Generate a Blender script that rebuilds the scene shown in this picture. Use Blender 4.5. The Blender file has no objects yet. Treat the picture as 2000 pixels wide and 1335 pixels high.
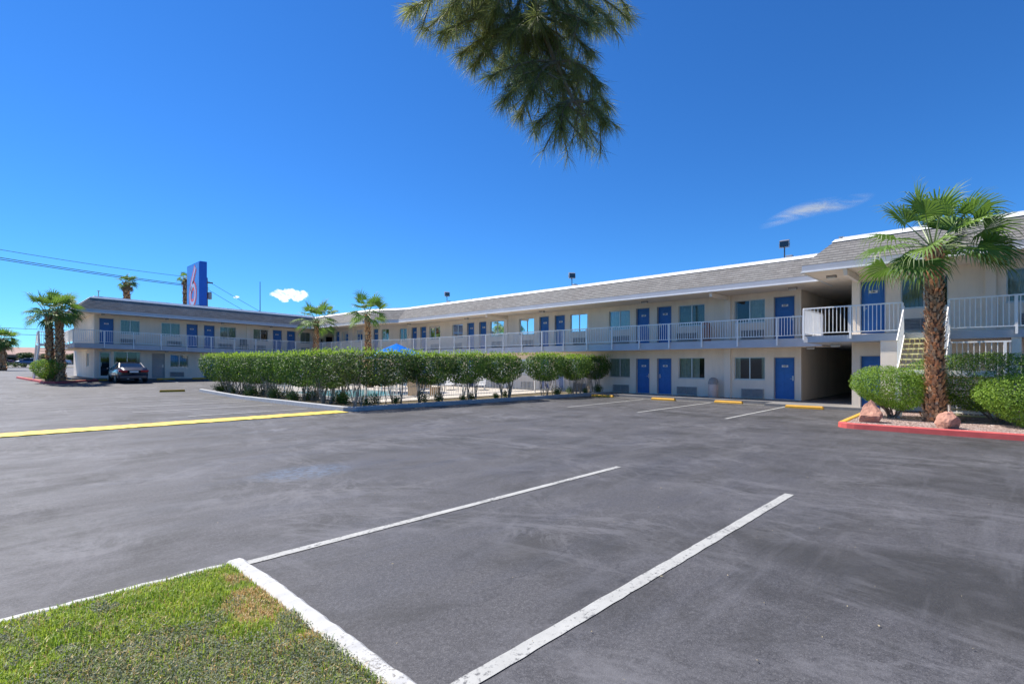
import bpy, math, random, zlib
from math import sin, cos, pi, radians, hypot
from mathutils import Vector, Matrix, Euler
from mathutils import noise as mn0
sc = bpy.context.scene
col = sc.collection
# ---------------------------------------------------------------- camera, sky, sun
cd = bpy.data.cameras.new('camera'); cam = bpy.data.objects.new('camera', cd); col.objects.link(cam)
cam.location = (0, 0, 1.75); cam.rotation_euler = (radians(90), 0, radians(-46))
cd.sensor_width = 36; cd.lens = 18.18; cd.shift_y = 0.02175; cd.clip_end = 6000; cd.clip_start = 0.05
sc.camera = cam
SUN_EL, SUN_ROT = radians(52), radians(-15)
w = bpy.data.worlds.new('World'); sc.world = w; w.use_nodes = True
nt = w.node_tree; bg = nt.nodes['Background']
sky = nt.nodes.new('ShaderNodeTexSky'); sky.sky_type = 'NISHITA'; sky.sun_disc = False
sky.sun_elevation = SUN_EL; sky.sun_rotation = SUN_ROT
sky.altitude = 600; sky.air_density = 1.0; sky.dust_density = 0.0; sky.ozone_density = 3.0
hs = nt.nodes.new('ShaderNodeHueSaturation'); hs.inputs['Saturation'].default_value = 1.1; hs.inputs['Value'].default_value = 1.0
tn = nt.nodes.new('ShaderNodeMix'); tn.data_type = 'RGBA'; tn.blend_type = 'MULTIPLY'; tn.inputs[0].default_value = 1; tn.inputs[7].default_value = (.21, .48, .76, 1)
nt.links.new(sky.outputs[0], hs.inputs['Color']); nt.links.new(hs.outputs[0], tn.inputs[6]); nt.links.new(tn.outputs[2], bg.inputs[0])
bg.inputs[1].default_value = 0.10
sl = bpy.data.lights.new('sun', 'SUN'); sl.energy = 3.7; sl.angle = radians(0.53); sl.color = (1, .94, .86)
so = bpy.data.objects.new('sun', sl); col.objects.link(so)
sd = Vector((sin(SUN_ROT) * cos(SUN_EL), cos(SUN_ROT) * cos(SUN_EL), sin(SUN_EL)))
so.rotation_euler = sd.to_track_quat('Z', 'Y').to_euler(); so.location = (0, 0, 60)
sc.view_settings.view_transform = 'Standard'; sc.view_settings.look = 'None'
sc.view_settings.exposure = 1.1; sc.view_settings.gamma = 1
try:
    sc.cycles.max_bounces = 8; sc.cycles.transparent_max_bounces = 16
except Exception: pass

# ---------------------------------------------------------------- materials
MATS = {}
def newmat(name):
    m = bpy.data.materials.new(name); m.use_nodes = True; MATS[name] = m
    return m, m.node_tree, m.node_tree.nodes['Principled BSDF']
def N(t, typ, **k):
    n = t.nodes.new(typ)
    for a, b in k.items():
        if a in n.inputs: n.inputs[a].default_value = b
        else: setattr(n, a, b)
    return n
def coords(t, scale=(1, 1, 1), kind='Object', rot=(0, 0, 0)):
    tc = N(t, 'ShaderNodeTexCoord'); mp = N(t, 'ShaderNodeMapping')
    mp.inputs['Scale'].default_value = scale; mp.inputs['Rotation'].default_value = rot
    t.links.new(tc.outputs[kind], mp.inputs[0]); return mp.outputs[0]
def noise(t, vec, scale, detail=4, rough=.55, dist=0):
    n = N(t, 'ShaderNodeTexNoise'); n.inputs['Scale'].default_value = scale; n.inputs['Detail'].default_value = detail
    n.inputs['Roughness'].default_value = rough; n.inputs['Distortion'].default_value = dist
    t.links.new(vec, n.inputs['Vector']); return n.outputs['Fac']
def ramp(t, fac, stops):
    r = N(t, 'ShaderNodeValToRGB'); e = r.color_ramp.elements
    while len(e) < len(stops): e.new(.5)
    for i, (p, c) in enumerate(stops):
        e[i].position = p; e[i].color = (c[0], c[1], c[2], 1) if hasattr(c, '__len__') else (c, c, c, 1)
    t.links.new(fac, r.inputs[0]); return r.outputs[0]
def mixc(t, fac, a, b, mode='MIX'):
    m = N(t, 'ShaderNodeMix'); m.data_type = 'RGBA'; m.blend_type = mode
    for s, v in ((m.inputs[0], fac), (m.inputs[6], a), (m.inputs[7], b)):
        if isinstance(v, bpy.types.NodeSocket): t.links.new(v, s)
        elif not hasattr(v, '__len__'): s.default_value = v
        else: s.default_value = (v[0], v[1], v[2], 1)
    return m.outputs[2]
def bump(t, bsdf, h, strength, dist):
    b = N(t, 'ShaderNodeBump'); b.inputs['Strength'].default_value = strength; b.inputs['Distance'].default_value = dist
    t.links.new(h, b.inputs['Height']); t.links.new(b.outputs[0], bsdf.inputs['Normal'])
def simple(name, c, rough=.6, var=.12, vs=3.0, metal=0, bmp=0, bs=60, spec=None, kind='Object'):
    m, t, p = newmat(name)
    v = coords(t, kind=kind); f = noise(t, v, vs, 5, .6)
    lo = [x * (1 - var) for x in c]; hi = [min(1, x * (1 + var)) for x in c]
    t.links.new(ramp(t, f, [(.3, lo), (.7, hi)]), p.inputs['Base Color'])
    p.inputs['Roughness'].default_value = rough; p.inputs['Metallic'].default_value = metal
    if spec is not None: p.inputs['Specular IOR Level'].default_value = spec
    if bmp: bump(t, p, noise(t, v, bs, 3), bmp, .01)
    return m
def leafmat(name, c0, c1, trans=.35, rough=.5, ns=1.3):
    # colour differs from leaf to leaf (vertex colour holds a plain random number per leaf)
    m, t, p = newmat(name)
    a = N(t, 'ShaderNodeVertexColor'); a.layer_name = 'rnd'
    sp = N(t, 'ShaderNodeSeparateColor'); t.links.new(a.outputs[0], sp.inputs[0])
    nn = noise(t, coords(t), ns, 3, .5)
    mx = N(t, 'ShaderNodeMath', operation='MULTIPLY_ADD'); t.links.new(nn, mx.inputs[0]); mx.inputs[1].default_value = .9
    ad = N(t, 'ShaderNodeMath', operation='MULTIPLY_ADD'); t.links.new(sp.outputs[0], ad.inputs[0]); ad.inputs[1].default_value = .6; ad.inputs[2].default_value = -.25
    t.links.new(ad.outputs[0], mx.inputs[2])
    c = ramp(t, mx.outputs[0], [(.1, c0), (.85, c1)])
    t.links.new(c, p.inputs['Base Color']); p.inputs['Roughness'].default_value = rough
    tr = N(t, 'ShaderNodeBsdfTranslucent'); t.links.new(c, tr.inputs[0])
    ms = N(t, 'ShaderNodeMixShader'); ms.inputs[0].default_value = trans
    out = t.nodes['Material Output']
    t.links.new(p.outputs[0], ms.inputs[1]); t.links.new(tr.outputs[0], ms.inputs[2]); t.links.new(ms.outputs[0], out.inputs[0])
    return m

def asphalt():
    m, t, p = newmat('asphalt')
    v = coords(t); v2 = coords(t, (.35, 1.3, 1), rot=(0, 0, .5))
    big = noise(t, v, .16, 6, .62, .4); mid = noise(t, v2, .9, 6, .65, .6); fine = noise(t, v, 130, 2, .7); fn2 = noise(t, v, 28, 4, .7)
    c = ramp(t, big, [(.3, (.028, .027, .031)), (.5, (.050, .048, .054)), (.72, (.084, .081, .088))])
    c = mixc(t, .5, c, ramp(t, mid, [(.32, (.034, .032, .036)), (.68, (.098, .095, .099))]))
    c = mixc(t, .5, c, ramp(t, fine, [(.32, (.008, .008, .009)), (.68, (.21, .205, .21))]))
    c = mixc(t, .5, c, ramp(t, fn2, [(.34, (.026, .026, .029)), (.68, (.125, .123, .13))]))
    ag = N(t, 'ShaderNodeTexVoronoi'); ag.inputs['Scale'].default_value = 120; t.links.new(v, ag.inputs['Vector'])
    agc = N(t, 'ShaderNodeSeparateColor'); t.links.new(ag.outputs['Color'], agc.inputs[0])
    c = mixc(t, .30, c, ramp(t, agc.outputs[0], [(.2, (.03, .03, .031)), (.75, (.08, .078, .08)), (.99, (.20, .197, .195))]))
    pt = noise(t, coords(t, (.8, 1.1, 1), rot=(0, 0, .3)), .75, 7, .7, .5)
    c = mixc(t, ramp(t, pt, [(.48, (0, 0, 0)), (.62, (.62, .62, .62))]), c, (.034, .033, .031))
    # oil stains
    st = noise(t, coords(t, (1, .5, 1)), .32, 5, .6, .9)
    c = mixc(t, ramp(t, st, [(.52, (0, 0, 0)), (.66, (.7, .7, .7))]), c, (.031, .030, .027))
    # pale scuffs, swept dust and tyre tracks
    sc1 = noise(t, coords(t, (.18, 1.6, 1), rot=(0, 0, -.15)), 1.3, 6, .7, 1.2)
    c = mixc(t, ramp(t, sc1, [(.54, (0, 0, 0)), (.76, (.36, .36, .36))]), c, (.15, .15, .16))
    sc2 = noise(t, coords(t, (1.2, .2, 1), rot=(0, 0, .25)), 1.1, 6, .7, 1.0)
    c = mixc(t, ramp(t, sc2, [(.58, (0, 0, 0)), (.8, (.22, .22, .22))]), c, (.14, .14, .15))
    # pale wandering veins where dust and water have dried
    for sc_v, th, st_v, rt in ((.55, .016, .5, 0), (1.5, .02, .35, .8), (.22, .012, .55, .3)):
        rg = noise(t, coords(t, (1, .55, 1), rot=(0, 0, rt)), sc_v, 7, .62, 1.6)
        mk = noise(t, v, .45, 4, .6)
        c = mixc(t, mixc(t, 1, ramp(t, rg, [(.5 - th * 2, 0.), (.5, st_v), (.5 + th * 2, 0.)]), ramp(t, mk, [(.42, 0.), (.62, 1.)]), 'MULTIPLY'), c, (.15, .148, .155))
    # white specks (chewing gum, grit)
    vo = N(t, 'ShaderNodeTexVoronoi'); vo.inputs['Scale'].default_value = 2.3; t.links.new(coords(t, (1, 1, .01)), vo.inputs['Vector'])
    c = mixc(t, ramp(t, vo.outputs['Distance'], [(.008, (.5, .5, .5)), (.016, (0, 0, 0))]), c, (.45, .45, .42))
    # hairline cracks
    vc = N(t, 'ShaderNodeTexVoronoi', feature='DISTANCE_TO_EDGE'); vc.inputs['Scale'].default_value = .17
    wv = N(t, 'ShaderNodeVectorMath', operation='ADD'); nz = N(t, 'ShaderNodeTexNoise'); nz.inputs['Scale'].default_value = .9; nz.inputs['Detail'].default_value = 5
    t.links.new(v, nz.inputs['Vector']); t.links.new(v, wv.inputs[0])
    ml = N(t, 'ShaderNodeVectorMath', operation='SCALE'); ml.inputs['Scale'].default_value = 2.2; t.links.new(nz.outputs['Color'], ml.inputs[0]); t.links.new(ml.outputs[0], wv.inputs[1])
    t.links.new(wv.outputs[0], vc.inputs['Vector'])
    cr = ramp(t, vc.outputs['Distance'], [(.0008, (.4, .4, .4)), (.0035, (0, 0, 0))])
    brk = ramp(t, noise(t, v, .3, 3), [(.46, (0, 0, 0)), (.58, (1, 1, 1))])
    c = mixc(t, mixc(t, 1, cr, brk, 'MULTIPLY'), c, (.018, .018, .02))
    # worn remains of a blue painted marking
    mp = N(t, 'ShaderNodeMapping'); mp.inputs['Location'].default_value = (-4.05, -12.8, 0); mp.inputs['Scale'].default_value = (1.1, 1.55, 1); t.links.new(v, mp.inputs[0])
    gs = N(t, 'ShaderNodeTexGradient', gradient_type='SPHERICAL'); t.links.new(mp.outputs[0], gs.inputs[0])
    c = mixc(t, mixc(t, 1, ramp(t, gs.outputs['Fac'], [(.0, (0, 0, 0)), (.5, (.55, .55, .55))]), ramp(t, noise(t, v, 9, 6, .75), [(.42, (0, 0, 0)), (.6, (1, 1, 1))]), 'MULTIPLY'), c, (.13, .19, .28))
    t.links.new(c, p.inputs['Base Color'])
    rr = ramp(t, mid, [(.3, (.55,) * 3), (.7, (.82,) * 3)]); t.links.new(rr, p.inputs['Roughness'])
    p.inputs['Specular IOR Level'].default_value = .4
    bump(t, p, fine, .5, .006)
    return m
asphalt()
def paint(name, c, wear=.5, base=(.06, .06, .067), sc_=26):
    m, t, p = newmat(name)
    v = coords(t); a = noise(t, v, sc_, 6, .75); b = noise(t, v, 1.4, 4, .6)
    mx = N(t, 'ShaderNodeMath', operation='MULTIPLY_ADD'); t.links.new(b, mx.inputs[0]); mx.inputs[1].default_value = .45; t.links.new(a, mx.inputs[2])
    f = ramp(t, mx.outputs[0], [(wear, (0, 0, 0)), (wear + .1, (1, 1, 1))])
    cc = ramp(t, noise(t, v, 5, 5), [(.3, [x * .8 for x in c]), (.7, c)])
    t.links.new(mixc(t, f, base, cc), p.inputs['Base Color']); p.inputs['Roughness'].default_value = .7
    bump(t, p, a, .3, .004)
    return m
paint('line_white', (.44, .44, .41), .58, (.12, .12, .12)); paint('line_thin', (.42, .42, .40), .55, (.13, .13, .13)); paint('line_yellow', (.85, .58, .09), .46, (.5, .38, .12))
paint('kerb_white', (.52, .52, .50), .56, (.2, .19, .17), 34); paint('kerb_red', (.62, .1, .09), .5, (.4, .14, .12)); paint('kerb_yellow', (.75, .42, .06), .5, (.45, .3, .12))
paint('stop_yellow', (.72, .38, .03), .46, (.5, .33, .1), 40)
paint('kerb_grey', (.42, .43, .44), .5, (.25, .25, .25), 10)
simple('concrete', (.30, .29, .27), .85, .15, 1.5, bmp=.3, bs=80)
simple('walk', (.2, .195, .19), .85, .2, 1.2, bmp=.3, bs=80)
simple('deck', (.5, .45, .38), .8, .12, .8)
def stucco(name, c):
    m, t, p = newmat(name); v = coords(t)
    s = noise(t, coords(t, (1, 1, .18)), 1.6, 6, .65); g = noise(t, v, .5, 4)
    cc = ramp(t, s, [(.25, [x * .86 for x in c]), (.6, c), (.85, [min(1, x * 1.05) for x in c])])
    cc = mixc(t, ramp(t, g, [(.4, (0, 0, 0)), (.8, (.25, .25, .25))]), cc, [x * .8 for x in c])
    # splash-back dirt and rust streaks
    st = noise(t, coords(t, (2.5, 2.5, .12)), 2.2, 5, .7)
    cc = mixc(t, ramp(t, st, [(.62, (0, 0, 0)), (.8, (.3, .3, .3))]), cc, (c[0] * .6, c[1] * .52, c[2] * .45))
    t.links.new(cc, p.inputs['Base Color']); p.inputs['Roughness'].default_value = .9
    bump(t, p, noise(t, v, 45, 5, .7), .5, .012); return m
stucco('stucco', (.92, .79, .64)); stucco('soffit', (.92, .79, .64)); stucco('trim', (.93, .82, .69))
simple('fascia', (.50, .51, .54), .6, .08, 1.2); simple('white_metal', (.9, .88, .84), .45, .05); simple('cap_white', (.82, .82, .80), .5, .05)
simple('door_blue', (.026, .15, .44), .5, .1, 4); simple('door_frame', (.55, .5, .44), .6, .05)
simple('door_tan', (.42, .38, .35), .6, .06); simple('metal_grey', (.32, .32, .33), .4, .1, metal=.4); simple('ac_metal', (.40, .38, .36), .55, .15, 8)
simple('ac_dark', (.06, .055, .05), .6); simple('plate', (.75, .74, .7), .4, .04); simple('ink', (.03, .03, .05), .5, 0)
simple('alu', (.6, .6, .58), .35, .05, metal=.5); simple('dark_metal', (.05, .05, .055), .5); simple('room', (.035, .033, .03), .9)  # room: near-black colour standing in for the shade of unlit interiors
simple('curtain', (.50, .53, .44), .9, .12, 6); simple('curtain_green', (.22, .25, .18), .9, .15, 6); simple('curtain_red', (.2, .05, .03), .8, .2, 6)
simple('tread', (.72, .66, .36), .7, .1); simple('bin_beige', (.66, .5, .42), .6, .1); simple('bin_brown', (.4, .2, .15), .6, .1); simple('bin_grey', (.32, .3, .28), .5)
simple('bark', (.21, .16, .12), .9, .3, 12, bmp=.5, bs=30); simple('stem', (.30, .26, .21), .85, .35, 9, bmp=.4, bs=30)
simple('boot', (.60, .33, .16), .85, .45, 9); simple('boot_core', (.20, .10, .05), .95, .3, 8); simple('boot_grey', (.58, .42, .26), .9, .35, 5)
simple('rock', (.45, .23, .16), .9, .3, 5, bmp=.8, bs=14); simple('rubber', (.02, .02, .02), .7); simple('rust', (.12, .04, .035), .7)
simple('soil', (.14, .11, .06), .95, .3, 6, bmp=.6, bs=40); simple('turf', (.13, .14, .05), .95, .3, 8); simple('dry', (.33, .28, .18), .95, .25, 2)
simple('blue_cloth', (.002, .15, .62), .9, var=.08, spec=.1); simple('tan_wood', (.48, .32, .17), .7, .15); simple('plastic_white', (.72, .72, .7), .4, .04)
simple('sign_blue', (.012, .12, .55), .35, .06); simple('sign_face', (.08, .25, .68), .3, .08); simple('sign_red', (.9, .13, .12), .4, .04); simple('sign_pale', (.55, .65, .9), .4, .04)
simple('tan_roof', (.33, .2, .16), .8, .12, .6); simple('far_wall', (.4, .33, .27), .9, .1); simple('hill', (.1, .1, .115), .95, .25, .01); simple('wire', (.03, .035, .045), .6)
def gravel():
    m, t, p = newmat('gravel'); v = coords(t)
    vo = N(t, 'ShaderNodeTexVoronoi'); vo.inputs['Scale'].default_value = 22; t.links.new(v, vo.inputs['Vector'])
    sp = N(t, 'ShaderNodeSeparateColor'); t.links.new(vo.outputs['Color'], sp.inputs[0])
    c = ramp(t, sp.outputs[0], [(0, (.16, .10, .085)), (.4, (.34, .23, .19)), (.8, (.5, .37, .32)), (1, (.62, .53, .5))])
    t.links.new(c, p.inputs['Base Color']); p.inputs['Roughness'].default_value = .9; bump(t, p, vo.outputs['Distance'], 1, .05)
gravel()
def shingle():
    m, t, p = newmat('shingle'); uv = coords(t, kind='UV')
    b = N(t, 'ShaderNodeTexBrick'); t.links.new(uv, b.inputs['Vector']); b.inputs['Scale'].default_value = 1
    b.inputs['Brick Width'].default_value = .30; b.inputs['Row Height'].default_value = .145; b.inputs['Mortar Size'].default_value = .008
    b.inputs['Color1'].default_value = (.13, .126, .12, 1); b.inputs['Color2'].default_value = (.26, .252, .24, 1); b.inputs['Mortar'].default_value = (.09, .085, .08, 1)
    n1 = noise(t, uv, 7, 5, .7); c = mixc(t, .35, b.outputs['Color'], ramp(t, n1, [(.3, (.07, .068, .065)), (.72, (.29, .28, .265))]))
    n2 = noise(t, uv, .5, 3); c = mixc(t, .25, c, ramp(t, n2, [(.3, (.2, .17, .15)), (.7, (.3, .3, .28))]))
    t.links.new(c, p.inputs['Base Color']); p.inputs['Roughness'].default_value = .9
    # each course is thicker at its lower edge
    sx = N(t, 'ShaderNodeSeparateXYZ'); t.links.new(uv, sx.inputs[0])
    dv = N(t, 'ShaderNodeMath', operation='DIVIDE'); t.links.new(sx.outputs[1], dv.inputs[0]); dv.inputs[1].default_value = .145
    fr = N(t, 'ShaderNodeMath', operation='FRACT'); t.links.new(dv.outputs[0], fr.inputs[0])
    iv = N(t, 'ShaderNodeMath', operation='SUBTRACT'); iv.inputs[0].default_value = 1; t.links.new(fr.outputs[0], iv.inputs[1])
    cc = mixc(t, .6, ramp(t, iv.outputs[0], [(0, 0.), (1, 1.)]), b.outputs['Color']); bump(t, p, cc, 1, .035)
shingle()
def glass():
    m, t, p = newmat('glass'); t.nodes.remove(p)
    tr = N(t, 'ShaderNodeBsdfTransparent'); tr.inputs[0].default_value = (.68, .76, .76, 1)
    gl = N(t, 'ShaderNodeBsdfGlossy'); gl.inputs['Roughness'].default_value = .03; gl.inputs[0].default_value = (.8, .85, .9, 1)
    fr = N(t, 'ShaderNodeFresnel'); fr.inputs[0].default_value = 1.7
    ms = N(t, 'ShaderNodeMixShader'); t.links.new(fr.outputs[0], ms.inputs[0]); t.links.new(tr.outputs[0], ms.inputs[1]); t.links.new(gl.outputs[0], ms.inputs[2])
    t.links.new(ms.outputs[0], t.nodes['Material Output'].inputs[0])
glass()
def carpaint(name, c):
    m, t, p = newmat(name); p.inputs['Base Color'].default_value = (*c, 1); p.inputs['Metallic'].default_value = .4; p.inputs['Roughness'].default_value = .3
    p.inputs['Coat Weight'].default_value = 1
for nme, c in (('paint_grey', (.06, .062, .08)), ('paint_maroon', (.10, .01, .02)), ('paint_silver', (.35, .38, .42)), ('paint_white', (.6, .6, .6)), ('paint_blue', (.12, .17, .27)), ('tail_red', (.45, .01, .02)), ('car_glass', (.02, .025, .03))): carpaint(nme, c)
MATS['car_glass'].node_tree.nodes['Principled BSDF'].inputs['Roughness'].default_value = .05
def water():
    m, t, p = newmat('pool_water'); p.inputs['Base Color'].default_value = (.06, .42, .46, 1); p.inputs['Roughness'].default_value = .08
    bump(t, p, noise(t, coords(t), 3, 3), .4, .05)
water()
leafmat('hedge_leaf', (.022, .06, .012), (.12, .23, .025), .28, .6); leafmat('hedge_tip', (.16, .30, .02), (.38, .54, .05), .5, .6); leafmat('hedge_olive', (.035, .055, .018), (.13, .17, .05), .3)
leafmat('bush_leaf', (.08, .18, .02), (.30, .46, .05), .4, .65); leafmat('palm_leaf', (.05, .13, .02), (.2, .33, .05), .4, .62); leafmat('palm_tip', (.12, .2, .06), (.3, .36, .14), .4)
leafmat('petiole', (.16, .26, .07), (.3, .36, .14), .1); leafmat('dead_leaf', (.22, .16, .09), (.36, .28, .17), .2)
leafmat('needle', (.09, .12, .02), (.38, .42, .14), .5); leafmat('needle_dry', (.12, .10, .07), (.26, .22, .15), .2)
leafmat('grass_blade', (.14, .27, .025), (.46, .56, .07), .5, ns=3); leafmat('grass_dry', (.5, .34, .12), (.78, .56, .26), .3, ns=4); leafmat('cover_leaf', (.09, .13, .05), (.36, .38, .26), .35, .7, ns=6)
leafmat('far_leaf', (.03, .06, .018), (.1, .16, .04), .3)
def cloudmat(name, dens, sc_, lo, hi, puff):
    m, t, p = newmat(name); t.nodes.remove(p)
    d = N(t, 'ShaderNodeBsdfDiffuse'); d.inputs[0].default_value = (.95, .95, .95, 1)
    tl = N(t, 'ShaderNodeBsdfTranslucent'); tl.inputs[0].default_value = (.95, .95, .95, 1)
    a = N(t, 'ShaderNodeMixShader'); a.inputs[0].default_value = .8 if puff else .5; t.links.new(d.outputs[0], a.inputs[1]); t.links.new(tl.outputs[0], a.inputs[2])
    tr = N(t, 'ShaderNodeBsdfTransparent'); ms = N(t, 'ShaderNodeMixShader')
    f = noise(t, coords(t, sc_, 'Object'), 1, 6, .6, .5)
    if puff:
        vc = N(t, 'ShaderNodeVertexColor'); vc.layer_name = 'rnd'; sp = N(t, 'ShaderNodeSeparateColor'); t.links.new(vc.outputs[0], sp.inputs[0])
        fz = noise(t, coords(t, (.14,) * 3), 1, 5, .65); am = N(t, 'ShaderNodeMath', operation='MULTIPLY_ADD'); t.links.new(fz, am.inputs[0]); am.inputs[1].default_value = 1.9; am.inputs[2].default_value = -1.15; ad = N(t, 'ShaderNodeMath', operation='ADD'); t.links.new(am.outputs[0], ad.inputs[0]); t.links.new(sp.outputs[0], ad.inputs[1]); fa = ramp(t, ad.outputs[0], [(.15, 0.), (1.0, .95)])
    else:
        uv = coords(t, kind='UV'); g = N(t, 'ShaderNodeTexGradient', gradient_type='SPHERICAL'); mp = N(t, 'ShaderNodeMapping')
        mp.inputs['Location'].default_value = (-1, -1, 0); mp.inputs['Scale'].default_value = (2, 2, 1); t.links.new(uv, mp.inputs[0]); t.links.new(mp.outputs[0], g.inputs[0])
        fa = mixc(t, 1, ramp(t, g.outputs['Fac'], [(0, 0.), (.75, dens)]), ramp(t, f, [(lo, 0.), (hi, 1.)]), 'MULTIPLY')
    t.links.new(fa, ms.inputs[0]); t.links.new(tr.outputs[0], ms.inputs[1]); t.links.new(a.outputs[0], ms.inputs[2])
    t.links.new(ms.outputs[0], t.nodes['Material Output'].inputs[0])
cloudmat('cumulus', 1, (.01,) * 3, .3, .5, True); cloudmat('cirrus', 1.0, (.004, .012, .03), .36, .62, False)

# ---------------------------------------------------------------- helpers
class MB:
    def __init__(s): s.v = []; s.f = []; s.m = []; s.uv = []; s.r = []
    def face(s, pts, m=0, uv=None, r=0.):
        i = len(s.v); s.v += [tuple(p) for p in pts]; s.f.append(tuple(range(i, i + len(pts)))); s.m.append(m)
        s.uv.append(uv); s.r.append(r)
    def box(s, x0, x1, y0, y1, z0, z1, m=0, T=None):
        P = [(x, y, z) for x in (x0, x1) for y in (y0, y1) for z in (z0, z1)]
        if T: P = [T(*p) for p in P]
        i = len(s.v); s.v += P
        for q in ((0, 1, 3, 2), (4, 6, 7, 5), (0, 4, 5, 1), (2, 3, 7, 6), (0, 2, 6, 4), (1, 5, 7, 3)):
            s.f.append(tuple(i + k for k in q)); s.m.append(m); s.uv.append(None); s.r.append(0.)
    def tube(s, pts, rad, n=6, m=0, r=0., cap=True):
        rings = []
        for k, p in enumerate(pts):
            p = Vector(p); a = Vector(pts[max(0, k - 1)]); b = Vector(pts[min(len(pts) - 1, k + 1)]); d = (b - a).normalized()
            u = d.orthogonal().normalized() if abs(d.z) > .9 else d.cross(Vector((0, 0, 1))).normalized(); w_ = d.cross(u)
            R = rad[k] if hasattr(rad, '__len__') else rad
            i = len(s.v); s.v += [tuple(p + R * (cos(2 * pi * j / n) * u + sin(2 * pi * j / n) * w_)) for j in range(n)]; rings.append(i)
        for a, b in zip(rings, rings[1:]):
            for j in range(n):
                s.f.append((a + j, a + (j + 1) % n, b + (j + 1) % n, b + j)); s.m.append(m); s.uv.append(None); s.r.append(r)
        if cap:
            for a in (rings[0], rings[-1]):
                s.f.append(tuple(a + j for j in range(n))); s.m.append(m); s.uv.append(None); s.r.append(r)
    def lathe(s, prof, n=16, c=(0, 0), m=0):
        rings = []
        for (r, z) in prof:
            i = len(s.v); s.v += [(c[0] + r * cos(2 * pi * j / n), c[1] + r * sin(2 * pi * j / n), z) for j in range(n)]; rings.append(i)
        for a, b in zip(rings, rings[1:]):
            for j in range(n):
                s.f.append((a + j, a + (j + 1) % n, b + (j + 1) % n, b + j)); s.m.append(m); s.uv.append(None); s.r.append(0.)
        for a in (rings[0], rings[-1]): s.f.append(tuple(a + j for j in range(n))); s.m.append(m); s.uv.append(None); s.r.append(0.)
    def build(s, name, mats, parent=None, smooth=False):
        me = bpy.data.meshes.new(name); me.from_pydata(s.v, [], s.f)
        if isinstance(mats, str): mats = [mats]
        for x in mats: me.materials.append(MATS[x])
        me.polygons.foreach_set('material_index', s.m)
        if any(u is not None for u in s.uv):
            L = me.uv_layers.new(name='UVMap'); d = []
            for f, u in zip(s.f, s.uv):
                for k in range(len(f)): d += list(u[k]) if u else [0, 0]
            L.data.foreach_set('uv', d)
        if any(s.r):
            A = me.color_attributes.new('rnd', 'FLOAT_COLOR', 'CORNER'); d = []
            for f, r in zip(s.f, s.r): d += [r, r, r, 1] * len(f)
            A.data.foreach_set('color', d)
        if smooth: me.polygons.foreach_set('use_smooth', [True] * len(s.f))
        me.update(); o = bpy.data.objects.new(name, me); col.objects.link(o)
        if parent: attach(o, parent)
        return o
def attach(o, parent):
    o.parent = parent
    if parent.parent is None: o.matrix_parent_inverse = Matrix.Translation(-parent.location)
def tag(o, label=None, cat=None, group=None, kind=None):
    if label: o['label'] = label
    if cat: o['category'] = cat
    if group: o['group'] = group
    if kind: o['kind'] = kind
    return o
def thing(name, label, cat, loc=(0, 0, 0), group=None):
    o = bpy.data.objects.new(name, None); col.objects.link(o); o.location = loc; o.empty_display_size = .3
    return tag(o, label, cat, group)
def kids(o): return [c for c in col.objects if c.parent == o]
CH = {}
def dup(root, loc, rz=0, label=None, group=None, s=1):
    r = root.copy(); col.objects.link(r); r.location = loc; r.rotation_euler = (0, 0, rz); r.scale = (s, s, s)
    if label: r['label'] = label
    if group: r['group'] = group
    for ch in kids(root):
        c = ch.copy(); col.objects.link(c); c.parent = r
        for g in kids(ch):
            d = g.copy(); col.objects.link(d); d.parent = c
    return r
def bevel(o, w=.01, seg=2):
    m = o.modifiers.new('bevel', 'BEVEL'); m.width = w; m.segments = seg; m.limit_method = 'ANGLE'; return o
def ss(a, b, x):
    t = min(1, max(0, (x - a) / (b - a))); return t * t * (3 - 2 * t)
def gy(y):
    if y < 28: return 0.
    if y < 48: return .026 * (y - 28)
    return .52 + .0105 * (min(y, 160) - 48)
def gz(x, y):
    k = ss(34, 42, y); f = (1 - ss(8.8, 10.5, x)) * (1 - k) + (1 - ss(14, 24, x)) * k
    return gy(y) * f
def zo(x, y): return .024 * max(0, 24 - x) if y > 44.5 else 0.

# ---------------------------------------------------------------- ground
xs = [-1500, -600, -250, -120, -80, -60, -40, -30] + [i for i in range(-24, 42)] + [50, 70, 100, 160, 300, 700, 1500]
ys = [-1500, -600, -250, -120, -60, -30, -15] + [i for i in range(-5, 64)] + [68, 75, 85, 95, 105, 120, 140, 160, 200, 300, 600, 1500]
g = MB()
for y in ys:
    for x in xs: g.v.append((x, y, gz(x, y) if y < 62 else gy(y)))
nx = len(xs)
for j in range(len(ys) - 1):
    for i in range(nx - 1): g.f.append((j * nx + i, j * nx + i + 1, (j + 1) * nx + i + 1, (j + 1) * nx + i)); g.m.append(0); g.uv.append(None); g.r.append(0.)
tag(g.build('asphalt_ground', 'asphalt', smooth=True), kind='structure')

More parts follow.
